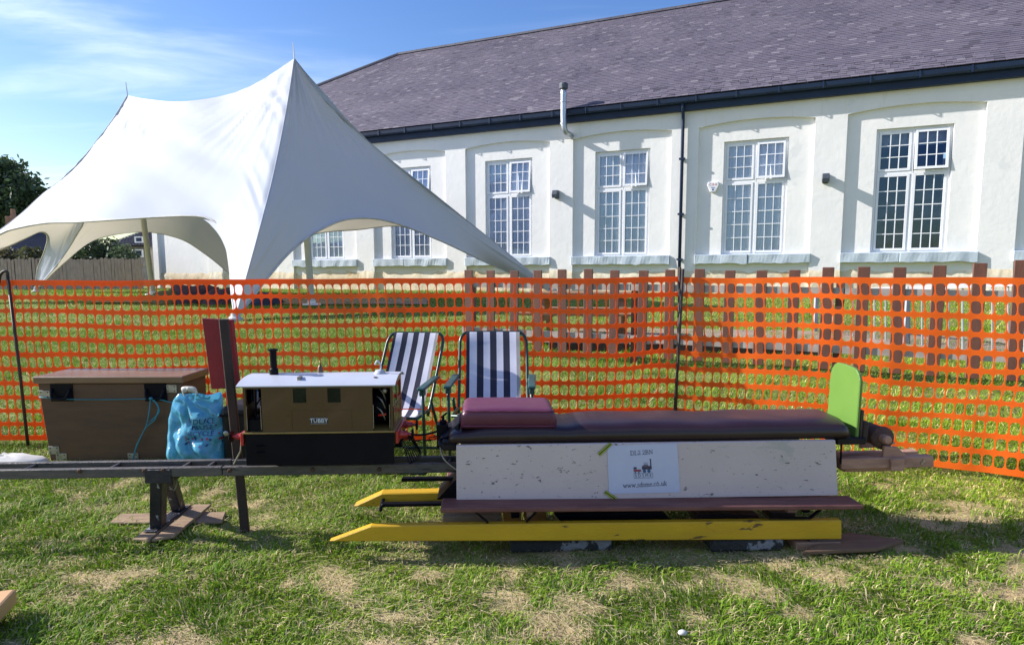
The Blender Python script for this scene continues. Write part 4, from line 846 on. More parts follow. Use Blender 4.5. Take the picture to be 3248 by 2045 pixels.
vs = []; SA, SB = T_(558, 905, QF)[0], SR + 0.012
mb.prism(Frame(TR.o, TR.ey, TR.ex), prof + pin[::-1], SA, SB); rf = mb.build('roof', 'locoroof', lo)
for p in rf.data.polygons: p.use_smooth = False
ZR = ZE + 0.023
s = T_(644, 870, 0)[0]; mb = MB(); mb.lathe(TR(s, 0, ZR - 0.004), (0, 0, 1), [(0, 0.017), (0.026, 0.016), (0.030, 0.0125), (0.096, 0.013), (0.097, 0.0175), (0.104, 0.0175), (0.104, 0.012), (0.06, 0.010)], 18); mb.build('chimney', 'black', lo, smooth=False)
s = T_(753, 870, -0.05)[0]; mb = MB(); mb.lathe(TR(s, -0.05, ZR - 0.006), (0, 0, 1), [(0, 0.013), (0.004, 0.013), (0.01, 0.0105), (0.026, 0.009), (0.032, 0.005), (0.040, 0.002), (0.052, 0.0015)], 14); mb.build('bell', 'brass', lo, smooth=True)
s = T_(893, 870, 0.0)[0]; mb = MB(); mb.lathe(TR(s, 0, ZR - 0.003), (0, 0, 1), [(0, 0.022), (0.008, 0.022), (0.009, 0.018), (0.016, 0.017), (0.016, 0.004)], 18); mb.tube(catmull([TR(s + 0.004, 0, ZR + 0.01), TR(s + 0.004, 0, ZR + 0.035), TR(s - 0.008, 0, ZR + 0.05), TR(s - 0.018, 0, ZR + 0.035)], 5), 0.0035, 8); mb.build('filler_fitting', 'locoroof', lo, smooth=True)
s, z = T_(702, 893, 0.09); mb = MB(); mb.box(TR, (s - 0.005, s + 0.005), (0.055, 0.09), (ZE + 0.012, ZE + 0.027)); mb.build('roof_clip', 'zinc', lo)
s = T_(883, 893, 0.07)[0]; mb = MB(); mb.lathe(TR(s, 0.07, ZE + 0.0155), (0, 0, 1), [(0, 0.007), (0.006, 0.007), (0.006, 0.002)], 12); mb.build('roof_plug', 'rusty', lo)
s, z = T_(750, 989, QF + 0.002); mb = MB(); mb.box(TR, (s - 0.0325, s + 0.0325), (QF + 0.0003, QF + 0.003), (z - 0.0115, z + 0.0115)); npl = mb.build('name_plate', 'nameplate', lo, bevel=0.001)
mb = MB(); put_text(mb, 'TUBBY', 0.0205, lambda x, y: TR(s + x * 1.08, QF + 0.0036, z + y)); mb.build('name_lettering', 'white', npl, normals=False)
mb = MB()
for dz in (-0.0105, 0.0098): mb.box(TR, (s - 0.031, s + 0.031), (QF + 0.0031, QF + 0.0036), (z + dz, z + dz + 0.0007))
mb.build('plate_border', 'white', npl)
for s0, s1 in ((SL - 0.018, SL - 0.0065), (SR + 0.0065, SR + 0.018)):
    mb = MB(); mb.box(TR, (s0, s1), (-QF, QF), (0.395, ZF - 0.002)); mb.build('buffer_beam', 'locored', lo, bevel=0.002)
    sg = -1 if s0 < -0.7 else 1; o = s0 if sg < 0 else s1
    for q in (-0.075, 0.075):
        mb = MB(); mb.lathe(TR(o, q, 0.421), TR.ex * sg, [(0, 0.017), (0.006, 0.017), (0.012, 0.012), (0.030, 0.0105), (0.031, 0.006), (0.044, 0.006)], 14); bfv = mb.build('buffer', 'locored', lo, smooth=False)
        mb = MB(); mb.lathe(TR(o + sg * 0.044, q, 0.421), TR.ex * sg, [(0, 0.006), (0.001, 0.022), (0.005, 0.0225), (0.008, 0.018), (0.009, 0.002)], 18); mb.build('buffer_head', 'black', bfv)
# boiler, pipes and regulator seen in the doorways
mb = MB(); mb.lathe(TR(SL + 0.08, 0, 0.52), TR.ex, [(0, 0.005), (0, 0.06), (0.33, 0.06), (0.34, 0.068), (0.44, 0.068), (0.44, 0.005)], 20); mb.build('boiler', 'black', lo, smooth=False)
mb = MB(); s = sw(895, 950)[0]
for k, (dq, dz) in enumerate(((0.06, 0.60), (0.075, 0.57), (0.05, 0.545), (0.085, 0.53))): mb.tube(catmull([TR(s - 0.02, dq, dz), TR(s, dq + 0.01, dz - 0.015), TR(s + 0.012, dq, dz - 0.05)], 4), 0.003, 6)
mb.lathe(TR(s + 0.012, 0.08, 0.592), TR.ey, [(0, 0.010), (0.006, 0.010), (0.006, 0.001)], 12); mb.build('pipework', 'zinc', lo, smooth=True)
mb = MB(); z = sw(895, 980)[1]; mb.bar(TR(s - 0.015, 0.085, z), TR(s + 0.017, 0.095, z + 0.006), 0.006, 0.008); mb.build('red_lever', 'locored', lo, bevel=0.001)
mb = MB(); s = sw(598, 950)[0]; mb.tube([TR(s - 0.012, 0.08, 0.46), TR(s - 0.004, 0.08, 0.60)], 0.003, 6); mb.tube([TR(s - 0.01, 0.07, 0.54), TR(s + 0.016, 0.075, 0.575)], 0.003, 6); mb.build('brake_standard', 'black', lo)
# guard irons, steps, cow catcher
a1, b1 = T_(566, 1060, 0.07), T_(545, 1096, 0.07); mb = MB(); mb.bar(TR(a1[0], 0.07, a1[1]), TR(b1[0], 0.05, b1[1] + 0.004), 0.006, 0.004); mb.tube([TR(a1[0], 0.07, a1[1]), TR(a1[0] + 0.004, 0.07, ZF - 0.04)], 0.003, 6); mb.build('guard_iron', 'zinc', lo)
mb = MB()
for u, v in ((612, 1050), (612, 1065)): s, z = T_(u, v, QF + 0.004); mb.box(TR, (s - 0.014, s + 0.014), (QF + 0.001, QF + 0.012), (z, z + 0.003))
mb.build('step', 'black', lo)
mb = MB(); s0 = SR + 0.02
for k in range(13):
    a = -1.25 + 2.5 * k / 12; mb.tube([TR(s0, 0.09 * k / 6 - 0.09, 0.395), TR(s0 + 0.012 + 0.030 * math.cos(a), 0.10 * math.sin(a), 0.36), TR(s0 + 0.022 + 0.045 * math.cos(a), 0.115 * math.sin(a), 0.315)], 0.0022, 5)
mb.tube([TR(s0 + 0.022 + 0.045 * math.cos(-1.25 + 2.5 * k / 12), 0.115 * math.sin(-1.25 + 2.5 * k / 12), 0.317) for k in range(13)], 0.003, 6); mb.build('cow_catcher', 'black', lo)
mb = MB(); s0 = SR + 0.018; e0_ = -0.285
for k in range(7):
    t = k / 7; c = TR(s0 + (e0_ - s0) * (t + 0.07), 0.0, 0.40 - 0.028 * math.sin(math.pi * (t + 0.07))); n_ = 8; ov = [c + TR.ex * 0.015 * math.cos(2 * math.pi * i / n_) + (V((0, 0, 1)) if k % 2 else TR.ey) * 0.006 * math.sin(2 * math.pi * i / n_) for i in range(n_)]
    mb.tube(ov, 0.002, 5, closed=True)
mb.build('coupling_chain', 'black', lo)
mb = MB(); mb.tube(catmull([TR(SR + 0.02, 0.03, 0.425), TR(SR + 0.06, 0.03, 0.408), TR(SR + 0.11, 0.02, 0.405), TR(-0.275, 0.01, 0.42)], 5), 0.0045, 7); mb.build('brake_hose', 'black', lo, smooth=True)

# ------------------------------------------------------------------ sit-on passenger coach
co = thing('riding_coach', TR(0.5, 0, 0.3), 'sit-on miniature coach with white side boards, dark padded seat and green backrest', 'coach')
QB_ = 0.15; bs0, bs1 = -0.217, 1.245; bz0, bz1 = 0.178, 0.395
for sg in (1, -1):
    a, b = sorted((sg * (QB_ - 0.016), sg * QB_)); mb = MB(); mb.prism(TR, [(bs0, bz0), (bs1 + 0.010, bz0 - 0.003), (bs1 - 0.012, bz1), (bs0 + 0.001, bz1)], a, b); mb.build('side_board', 'coachwhite', co, bevel=0.003)
    a, b = sorted((sg * 0.132, sg * 0.235)); mb = MB(); mb.box(Frame(TR(0, 0, 0), (TR.ex + V((0, 0, -0.011))).normalized(), TR.ey, V((0, 0, 1))), (-0.272, 1.305), (a, b), (0.165, 0.184)); mb.build('foot_board', 'maroonwood', co, bevel=0.004)
mb = MB(); mb.box(TR, (-0.27, bs1 + 0.05), (-0.132, 0.132), (bz1 + 0.0005, bz1 + 0.014)); mb.prism(TR, [(-0.29, bz1 + 0.0), (-0.27, bz1 - 0.03), (-0.215, bz1 - 0.03), (-0.215, bz1)], -0.12, 0.12); mb.build('seat_base', 'blackvinyl', co, bevel=0.008, segs=2)
def padded(name, s0, s1, q, z0, z1, mat, parent, puff=0.010, label=None, tilt=0.0, nu=40, nv=26, dent=(), ex=0.42):
    mb = MB(); r = 0.028
    def P(i, j):
        s = s0 + (s1 - s0) * i / (nu - 1); a = math.pi * j / (nv - 1); e = min(1.0, min(s - s0, s1 - s) / r); e = math.sqrt(max(0.0, 1 - (1 - e) ** 2)) if e < 1 else 1
        c_, s_ = math.cos(a), math.sin(a); x = q * math.copysign(abs(c_) ** ex, c_) * (0.93 + 0.07 * e); z = (z1 - z0) * (abs(s_) ** ex)
        z += puff * s_ * math.sin(math.pi * i / (nu - 1)) ** 0.5
        z += 0.004 * mnoise.noise(V((s * 7, x * 9, 1))) * s_
        for ds, dw, dd in dent: z -= dd * s_ * math.exp(-((s - ds) / dw) ** 2)
        return TR(s, x, z0 + z * (0.55 + 0.45 * e) + tilt * (s - s0))
    mb.grid(P, nu, nv)
    for i in (0, nu - 1): mb.f.append([i * nv + j for j in range(nv)]); mb.m.append(0)
    mb.f.append([k * nv for k in range(nu)]); mb.m.append(0)
    return mb.build(name, mat, parent, smooth=True)
padded('seat_cushion', -0.245, 1.30, 0.143, bz1 + 0.008, bz1 + 0.071, 'vinyl', co, 0.002, ex=0.55, dent=((0.20, 0.05, 0.010), (0.75, 0.1, 0.004), (-0.20, 0.06, 0.02)), nu=80)
cu = padded('loose_cushion', -0.200, 0.164, 0.126, 0.455, 0.524, 'purple', None, 0.005, tilt=-0.012, ex=0.24); mb = MB()
for z_ in (0.462, 0.519): mb.tube([TR(-0.19 + 0.345 * i / 20, 0.1255, z_ - 0.012 * 0.36 * i / 20 + 0.001 * math.sin(i * 1.7)) for i in range(21)], 0.0028, 6)
mb.build('piping', 'purple', cu, smooth=True)
tag(cu, 'plum purple box cushion lying on the front of the coach seat', 'cushion')
sA, zA = T_(1090, 985, 0.12); mb = MB(); mb.prism(TR, [(-0.285, bz1 + 0.01), (-0.25, bz1 + 0.03), (-0.205, bz1 + 0.075), (-0.20, bz1 + 0.02)], -0.10, 0.10); mb.build('seat_nose', 'blackvinyl', co, bevel=0.006)
# green backrest and its support
sB = 1.330; mb = MB(); prof = [(-0.105, 0.395), (0.105, 0.372), (0.105, 0.60)] + [(0.105 - 0.055 + 0.055 * math.cos(a), 0.60 + 0.06 * math.sin(a)) for a in (0.3, 0.7, 1.1, 1.4)] + [(0.0, 0.664), (-0.055, 0.664)] + [(-0.05 + 0.055 * math.cos(a), 0.60 + 0.064 * math.sin(a)) for a in (1.75, 2.1, 2.5, 2.85)] + [(-0.105, 0.60)]
lean = 0.02; frb = Frame(TR(sB, 0, 0), TR.ey, TR.ex, V((0, 0, 1)) + TR.ex * lean); mb.prism(frb, prof, 0, 0.014); bk = mb.build('backrest', 'green', co, bevel=0.003)
mb = MB(); mb.box(frb, (-0.09, 0.108), (0.0145, 0.026), (0.372, 0.50)); mb.box(frb, (-0.09, 0.11), (0.0265, 0.046), (0.372, 0.455)); mb.build('backrest_support', 'postdark', co, bevel=0.003)
mb = MB(); mb.box(TR, (1.256, 1.376), (-0.12, 0.118), (0.366, 0.394)); mb.build('rear_cross_piece', 'blackvinyl', co, bevel=0.005)
mb = MB(); mb.tube([TR(1.285, 0.10, 0.37), TR(1.287, 0.10, 0.285)], 0.0035, 6); mb.build('rear_rod', 'black', co)
# valve block and hose at the front
mb = MB(); s, z = T_(1044, 1015, 0.02); mb.box(TR, (s - 0.028, s + 0.014), (-0.03, 0.03), (z - 0.06, z + 0.03)); mb.lathe(TR(s - 0.004, 0.0, z + 0.03), (0, 0, 1), [(0, 0.014), (0.012, 0.014), (0.014, 0.006), (0.03, 0.005)], 10); mb.bar(TR(s - 0.012, 0.0, z + 0.052), TR(s + 0.012, 0.0, z + 0.072), 0.006, 0.008); mb.build('brake_valve', 'black', co, bevel=0.002)
mb = MB(); p0, p1, p2 = T_(1034, 1050, 0.06), T_(1045, 1080, 0.07), T_(1074, 1108, 0.08); mb.tube(catmull([TR(p0[0], 0.05, p0[1]), TR(p1[0], 0.07, p1[1]), TR(p2[0] + 0.01, 0.085, p2[1])], 6), 0.0035, 7); mb.build('cable', 'zinc', co, smooth=True)
mb = MB(); a, z = T_(945, 1126, -0.03); b, _ = T_(1080, 1126, -0.03); mb.box(TR, (a, b), (-0.045, -0.015), (z - 0.007, z + 0.006)); mb.build('draw_bar', 'black', co, bevel=0.003)
a, z = T_(897, 1187, -0.05); mb = MB(); mb.box(TR, (a, -0.2), (-0.075, -0.045), (z - 0.008, z + 0.006)); mb.tube([TR(a, -0.02, z - 0.012), TR(a, -0.10, z + 0.006)], 0.008, 8); mb.build('lower_bar', 'black', co, bevel=0.003)
mb = MB(); mb.prism(TR, [(-0.30, 0.150), (-0.2185, 0.150), (-0.2185, 0.235)], -0.12, 0.05); mb.build('front_gusset', 'black', co)
# hangers and straps below the foot boards
for u, wd in ((1212, 0.016), (1246, 0.012), (1862, 0.020), (1895, 0.014)):
    s, z0 = T_(u, 1238, 0.14); mb = MB(); mb.box(TR, (s - wd, s + wd), (0.10, 0.14), (0.105, 0.164)); mb.build('hanger', 'black' if u in (1212, 1895) else 'endwood', co, bevel=0.002)
for pts in (((1108, 1194), (1148, 1228)), ((1268, 1196), (1238, 1226)), ((1768, 1190), (1808, 1217), (1905, 1217), (1940, 1188))):
    P = [(T_(u, v, 0.22)) for u, v in pts]
    for (s0, z0), (s1, z1) in zip(P, P[1:]):
        mb = MB(); mb.bar(TR(s0, 0.22, z0), TR(s1, 0.22, z1), 0.014, 0.0045); mb.build('strap', 'black', co)

# ------------------------------------------------------------------ sheet of paper taped to the coach
PC = [T_(1427.5, 1047, QB_), T_(1591.6, 1041.4, QB_), T_(1599, 1156.5, QB_), T_(1432, 1160.3, QB_)]
sg = thing('paper_sign', TR(sum(p[0] for p in PC) / 4, QB_, PC[3][1]), 'white laminated paper sign with small train emblem taped to the coach side', 'sign')
def PP(x, y, off=0.0):           # reading inside the sheet -> point on the sheet
    a, b = (x - 282) / 1303, (y - 285) / 890; p0 = PC[0][0] * (1 - a) + PC[1][0] * a, PC[0][1] * (1 - a) + PC[1][1] * a; p1 = PC[3][0] * (1 - a) + PC[2][0] * a, PC[3][1] * (1 - a) + PC[2][1] * a
    bow = 0.0015 * math.sin(a * 3.1) * math.sin(b * 3.1); return TR(p0[0] * (1 - b) + p1[0] * b, QB_ + 0.0018 + bow + off, p0[1] * (1 - b) + p1[1] * b)
mb = MB(); mb.grid(lambda i, j: PP(282 + 1303 * i / 12, 285 + 890 * j / 8), 13, 9); mb.build('sheet', 'paper', sg, normals=False, solid=0.0008)
G = {  # serif letter strokes: width, then (thickness, points) with the capital height as 1
 'D': (0.74, [(.13, [(.16, 0), (.16, 1)]), (.05, [(.04, 0), (.34, 0)]), (.05, [(.04, 1), (.34, 1)]), (.09, [(.34, 1), (.55, .92), (.66, .7), (.66, .3), (.55, .08), (.34, 0)])]),
 'L': (0.62, [(.13, [(.16, 0), (.16, 1)]), (.05, [(.03, 1), (.30, 1)]), (.06, [(.03, 0), (.56, 0), (.58, .2)])]),
 '2': (0.52, [(.08, [(.05, .74), (.12, .92), (.26, 1), (.4, .92), (.43, .74), (.36, .52), (.06, .04)]), (.10, [(.06, .05), (.44, .05), (.48, .2)])]),
 'B': (0.66, [(.13, [(.16, 0), (.16, 1)]), (.05, [(.03, 0), (.34, 0)]), (.05, [(.03, 1), (.32, 1)]), (.08, [(.32, 1), (.48, .93), (.5, .77), (.44, .6), (.3, .53), (.18, .53)]), (.09, [(.3, .53), (.52, .45), (.58, .27), (.5, .07), (.34, 0)])]),
 'N': (0.74, [(.06, [(.14, 0), (.14, 1)]), (.13, [(.14, .98), (.60, .04)]), (.06, [(.60, 0), (.60, 1)]), (.05, [(.02, 1), (.2, 1)]), (.05, [(.04, 0), (.25, 0)]), (.05, [(.48, 1), (.71, 1)])]),
 'w': (0.72, [(.10, [(.08, .66), (.24, .02)]), (.05, [(.24, .02), (.37, .62)]), (.10, [(.37, .62), (.51, .02)]), (.05, [(.51, .02), (.65, .66)]), (.045, [(.0, .66), (.2, .66)]), (.045, [(.56, .66), (.72, .66)])]),
 's': (0.40, [(.07, [(.33, .50), (.30, .62), (.18, .67), (.07, .6), (.06, .48), (.18, .36), (.32, .26), (.33, .1), (.2, 0), (.08, .03), (.04, .18)])]),
 'd': (0.50, [(.11, [(.38, 0), (.38, 1)]), (.05, [(.28, 1), (.38, 1)]), (.05, [(.38, .02), (.48, .05)]), (.09, [(.37, .56), (.25, .66), (.12, .6), (.05, .4), (.07, .15), (.17, .02), (.28, .03), (.37, .14)])]),
 'm': (0.78, [(.10, [(.14, 0), (.14, .64)]), (.05, [(.03, .62), (.14, .66)]), (.09, [(.14, .5), (.26, .64), (.36, .62), (.40, .5), (.40, 0)]), (.09, [(.40, .5), (.52, .64), (.62, .62), (.66, .5), (.66, 0)]), (.04, [(.04, 0), (.24, 0)]), (.04, [(.31, 0), (.49, 0)]), (.04, [(.57, 0), (.76, 0)])]),
 'e': (0.44, [(.08, [(.06, .38), (.38, .38), (.36, .56), (.22, .67), (.1, .58), (.05, .36), (.1, .1), (.24, .01), (.39, .14)])]),
 'c': (0.44, [(.08, [(.37, .5), (.33, .64), (.2, .66), (.09, .56), (.05, .34), (.1, .1), (.23, .01), (.39, .16)])]),
 'o': (0.50, [(.09, [(.25, .67), (.1, .58), (.05, .34), (.1, .1), (.25, 0), (.40, .1), (.45, .34), (.4, .58), (.25, .67)])]),
 'u': (0.52, [(.10, [(.12, .66), (.12, .2), (.18, .05), (.28, .04), (.4, .16)]), (.10, [(.40, .66), (.40, 0)]), (.04, [(.02, .66), (.12, .66)]), (.04, [(.3, .66), (.4, .66)]), (.05, [(.40, .02), (.5, .05)])]),
 'k': (0.52, [(.10, [(.13, 0), (.13, 1)]), (.05, [(.03, 1), (.13, 1)]), (.05, [(.18, .34), (.42, .64)]), (.09, [(.22, .38), (.44, .02)]), (.04, [(.03, 0), (.24, 0)]), (.04, [(.32, .65), (.5, .65)]), (.04, [(.36, 0), (.52, 0)])]),
 '.': (0.26, [(.14, [(.08, .06), (.20, .06)])]), ' ': (0.28, [])}
def strokes(mb, txt, cx, cy, h, total, tilt=0.0):
    wsum = sum(G[c][0] for c in txt); k = total / wsum; x = cx - total / 2
    for c in txt:
        for tck, pts in G[c][1]:
            Q = [V((x + px * k, cy + h / 2 - py * h + tilt * (x + px * k - cx), 0)) for px, py in pts]
            for i in range(len(Q) - 1):
                d = (Q[i + 1] - Q[i]).normalized(); n_ = V((-d.y, d.x, 0)) * max(tck * 1.15, 0.085) * h * 0.5; e_ = d * tck * h * 0.25; a, b = Q[i] - e_, Q[i + 1] + e_
                mb.poly([PP(p.x, p.y, 0.0012 + 0.00002 * i) for p in (a + n_, b + n_, b - n_, a - n_)])
        x += G[c][0] * k
mb = MB(); strokes(mb, 'DL2 2BN', 912, 428, 74, 425, -0.03); mb.build('postcode_lettering', 'ink', sg, normals=False)
mb = MB(); strokes(mb, 'www.sdsme.co.uk', 945, 1012, 82, 812, -0.035); mb.poly([PP(1165, 965, .0012), PP(1192, 968, .0012), PP(1180, 985, .0012)]); mb.build('web_address_lettering', 'ink', sg, normals=False)
em = MB(); rect = lambda m, x0, y0, x1, y1, o=0.0012: m.poly([PP(x0, y0, o), PP(x1, y0, o), PP(x1, y1, o), PP(x0, y1, o)])
disc = lambda m, x, y, r, o=0.0012: m.poly([PP(x + r * math.cos(i * math.pi / 8), y + r * math.sin(i * math.pi / 8), o) for i in range(16)])
rect(em, 1060, 552, 1082, 735); rect(em, 905, 690, 1085, 738); rect(em, 750, 690, 807, 728); rect(em, 1050, 548, 1084, 556); rect(em, 905, 672, 1060, 680)
for x in (945, 965, 985, 1005): rect(em, x, 605, x + 5, 672)
rect(em, 935, 655, 1020, 668)
for x0, y0, x1, y1 in ((750, 800, 1100, 805), (750, 890, 1100, 895), (750, 805, 755, 890), (1095, 805, 1100, 890)): rect(em, x0, y0, x1, y1)
put_text(em, 'S D S M E', 88, lambda x, y: PP(922 + x * 0.86, 848 - y, 0.0012)); emb = em.build('train_emblem', 'ink', sg, normals=False)
em = MB(); rect(em, 750, 733, 885, 768); rect(em, 905, 681, 1058, 689); rect(em, 752, 769, 905, 774); em.build('emblem_red', 'inkred', emb, normals=False)
em = MB(); disc(em, 948, 766, 32); disc(em, 1030, 766, 32); disc(em, 778, 785, 13); disc(em, 845, 785, 13); em.build('emblem_wheels', 'inkblue', emb, normals=False)
for (x0, y0, x1, y1) in ((120, 445, 355, 248), (205, 1130, 435, 1300)):
    d = V((x1 - x0, y1 - y0, 0)); n_ = V((-d.y, d.x, 0)).normalized(); tp_ = MB()
    def strip(m, w0, w1, o): m.poly([PP(*(V((x, y, 0)) + n_ * k).xy, o) for x, y, k in ((x0, y0, w0), (x1, y1, w0), (x1, y1, w1), (x0, y0, w1))])
    strip(tp_, -36, 36, 0.0020); to = tp_.build('tape_strip', 'tape', sg, normals=False)
    m1 = MB(); strip(m1, -26, -12, 0.0023); strip(m1, 14, 28, 0.0023); m1.build('tape_band', 'tapelight', to, normals=False); m2 = MB(); strip(m2, -6, 8, 0.0023); m2.build('tape_line', 'tapedark', to, normals=False)

# ------------------------------------------------------------------ yellow beams, blocks and boards below the coach
def beam(readings, q0, q1, label):
    pts = [T_(u, v, q1) for u, v in readings]; mb = MB(); mb.prism(TR, pts, q0, q1); return tag(mb.build('yellow_beam', 'yellow', bevel=0.004), label, 'beam', 'yellow timber beams under the coach')
beam([(772, 1273), (872, 1236), (1980, 1223), (1980, 1268), (1400, 1271)], 0.198, 0.23, 'long yellow timber beam with pointed end, nearest the viewer below the coach')
beam([(830, 1191), (897, 1160), (1500, 1146), (1500, 1186)], -0.155, -0.10, 'yellow timber beam with pointed end behind, mostly hidden by the white side board')
def block(u0, v0, u1, v1, q0, q1, mat, name, label, cat, bevel=0.004, rot=0.0):
    s0, z1 = T_(u0, v0, q1); s1, z0 = T_(u1, v1, q1); z0 = max(z0, -0.01); mb = MB(); mb.box(TR, (min(s0, s1), max(s0, s1)), (q0, q1), (min(z0, z1), max(z0, z1))); return tag(mb.build(name, mat, bevel=bevel), label, cat)
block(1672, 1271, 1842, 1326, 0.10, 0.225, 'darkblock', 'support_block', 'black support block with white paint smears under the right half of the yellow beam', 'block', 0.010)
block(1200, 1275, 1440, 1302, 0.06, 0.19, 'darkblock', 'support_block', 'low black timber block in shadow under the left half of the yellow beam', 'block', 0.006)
block(1873, 1276, 1978, 1301, 0.15, 0.232, 'oldblock', 'packing_block', 'pale sawn wood packing block under the right end of the yellow beam', 'block')
block(1905, 1269, 1978, 1276, 0.16, 0.228, 'sleeper', 'packing_strip', 'thin dark packing strip between yellow beam end and pale block', 'block', 0.001)
plank([(1885, 1309), (2062, 1301), (2125, 1281), (1990, 1262)], 0.006, 0.016, 'flat weathered board on the ground beside the right end of the yellow beam', 'plankshaded', name='ground_board', cat='board')
block(1182, 1199, 1226, 1227, -0.02, 0.04, 'freshwood', 'wood_block', 'bright fresh wood block left of the dark hanger under the foot board', 'block')
block(1234, 1203, 1284, 1229, -0.04, 0.03, 'freshwood', 'wood_block', 'bright fresh wood block right of the dark hanger under the foot board', 'block')
block(1040, 1215, 1180, 1229, 0.05, 0.12, 'plank', 'timber_batten', 'weathered batten behind the yellow beam under the foot board', 'batten')
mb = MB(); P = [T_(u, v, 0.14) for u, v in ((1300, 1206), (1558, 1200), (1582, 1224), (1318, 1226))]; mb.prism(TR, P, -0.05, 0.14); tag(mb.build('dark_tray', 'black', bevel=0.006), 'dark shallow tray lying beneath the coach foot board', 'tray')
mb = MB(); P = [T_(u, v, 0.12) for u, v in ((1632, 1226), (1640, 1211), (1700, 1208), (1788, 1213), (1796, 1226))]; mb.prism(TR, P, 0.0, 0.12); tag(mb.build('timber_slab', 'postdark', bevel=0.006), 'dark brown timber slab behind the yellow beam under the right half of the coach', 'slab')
block(1812, 1206, 1870, 1226, 0.0, 0.08, 'postdark', 'timber_offcut', 'small dark timber offcut below the coach near the right strap', 'block')

# ------------------------------------------------------------------ track end stop with rope-wound roller
es = thing('track_end_stop', TR(1.45, 0, 0.27), 'wooden track end stop with dark rope-wound roller at the right end of the coach', 'buffer stop')
def tb_(pts, q0, q1, nm='timber', mat='endwood'): mb = MB(); mb.prism(TR, [T_(u, v, q1) for u, v in pts], q0, q1); mb.build(nm, mat, es, bevel=0.003)
tb_([(1978, 1079), (2196, 1073), (2197, 1098), (1978, 1104)], 0.055, 0.095); tb_([(1975, 1066), (2160, 1060), (2161, 1078), (1976, 1084)], -0.095, -0.06)
tb_([(1985, 1099), (2118, 1095), (2118, 1107), (1985, 1110)], -0.05, 0.055); tb_([(2096, 1079), (2128, 1078), (2128, 1107), (2096, 1108)], 0.0955, 0.108, 'cleat')
for q0, q1 in ((0.067, 0.083), (-0.085, -0.068)):
    mb = MB(); p = [T_(u, v, 0.072) for u, v in ((2072, 1077), (2134, 1074), (2106, 1049), (2076, 1047))]; mb.prism(TR, p, q0, q1); mb.build('bracket', 'endwood', es, bevel=0.003)
s, z = T_(2086, 1034, 0.09); mb = MB(); mb.lathe(TR(s, -0.07, z), TR.ey, [(0, 0.004), (0, 0.018), (0.162, 0.018), (0.170, 0.014), (0.170, 0.002)], 16); mb.build('roller_axle', 'endwood', es, smooth=False)
mb = MB(); n_ = 17 * 14; mb.tube([TR(s + 0.037 * math.cos(a), -0.045 + 0.105 * i / n_, z + 0.037 * math.sin(a)) for i in range(n_ + 1) for a in (2 * math.pi * i / 14,)], 0.0046, 6); mb.lathe(TR(s, -0.048, z), TR.ey, [(0, 0.004), (0, 0.034), (0.10, 0.034), (0.101, 0.046), (0.112, 0.046), (0.112, 0.004)], 20); mb.build('rope_winding', 'rope', es, smooth=True)
for u, v in ((2172, 1083), (2168, 1088), (2160, 1066)):
    a, c = T_(u, v, 0.096); mb = MB(); mb.lathe(TR(a, 0.0955 if v > 1070 else -0.059, c), TR.ey, [(0, 0.006), (0.003, 0.006), (0.003, 0.001)], 8); mb.build('screw_head', 'zinc', es)

# ------------------------------------------------------------------ wooden chest
ca = at(88, 900, 3.40); cb = at(428, 900, 3.40); CH = Frame((ca.x, 3.40, 0), (1, 0, 0), (0, 1, 0)); Wc = cb.x - ca.x; Dc = 0.27; zl = 0.435; zt = 0.476
ch = thing('wooden_chest', CH(Wc / 2, Dc / 2, 0), 'brown plywood chest with two black catches behind the track', 'chest')
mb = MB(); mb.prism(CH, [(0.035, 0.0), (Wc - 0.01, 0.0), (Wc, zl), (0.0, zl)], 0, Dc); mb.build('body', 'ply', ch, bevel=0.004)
mb = MB(); mb.box(CH, (-0.016, Wc + 0.014), (-0.014, Dc + 0.014), (zl + 0.001, zt)); mb.build('lid', 'plysunlit', ch, bevel=0.005)
for u in (146, 367):
    p = at(u, 922, 3.4); x, z = p.x - ca.x, p.z; mb = MB(); mb.box(CH, (x - 0.062, x + 0.062), (-0.006, -0.001), (z - 0.05, z + 0.05)); hd = mb.build('recessed_handle', 'black', ch, bevel=0.004)
    mb = MB(); mb.tube(catmull([CH(x - 0.05, -0.007, z + 0.02), CH(x - 0.045, -0.022, z - 0.01), CH(x - 0.03, -0.026, z - 0.03), CH(x + 0.03, -0.026, z - 0.03), CH(x + 0.045, -0.022, z - 0.01), CH(x + 0.05, -0.007, z + 0.02)], 4), 0.007, 8); mb.build('grip', 'black', hd, smooth=True)
for x, z in ((0.035, zl - 0.06), (0.062, 0.06), (0.10, 0.02), (Wc - 0.06, zl - 0.03), (0.50, 0.02)):
    mb = MB(); mb.box(CH, (x - 0.03, x + 0.03), (-0.004, -0.0012), (z - 0.022, z + 0.022)); br = mb.build('corner_bracket', 'zinc', ch, bevel=0.001)
    mb = MB()
    for dx in (-0.018, 0.018):
        for dz in (-0.012, 0.012): mb.lathe(CH(x + dx, -0.004, z + dz), (0, -1, 0), [(0, 0.004), (0.0015, 0.003), (0.0015, 0.0005)], 7)
    mb.build('screw', 'rusty', br)
kx = at(355, 936, 3.38); mb = MB(); g = lambda u, v, Y: at(u, v, Y)
mb.tube(catmull([g(92, 933, 3.39), g(150, 938, 3.392), g(250, 939, 3.393), g(355, 937, 3.375)], 6), 0.0028, 6); mb.tube(catmull([g(355, 937, 3.375), g(380, 940, 3.38), g(400, 945, 3.385), g(440, 950, 3.39)], 5), 0.0032, 6)
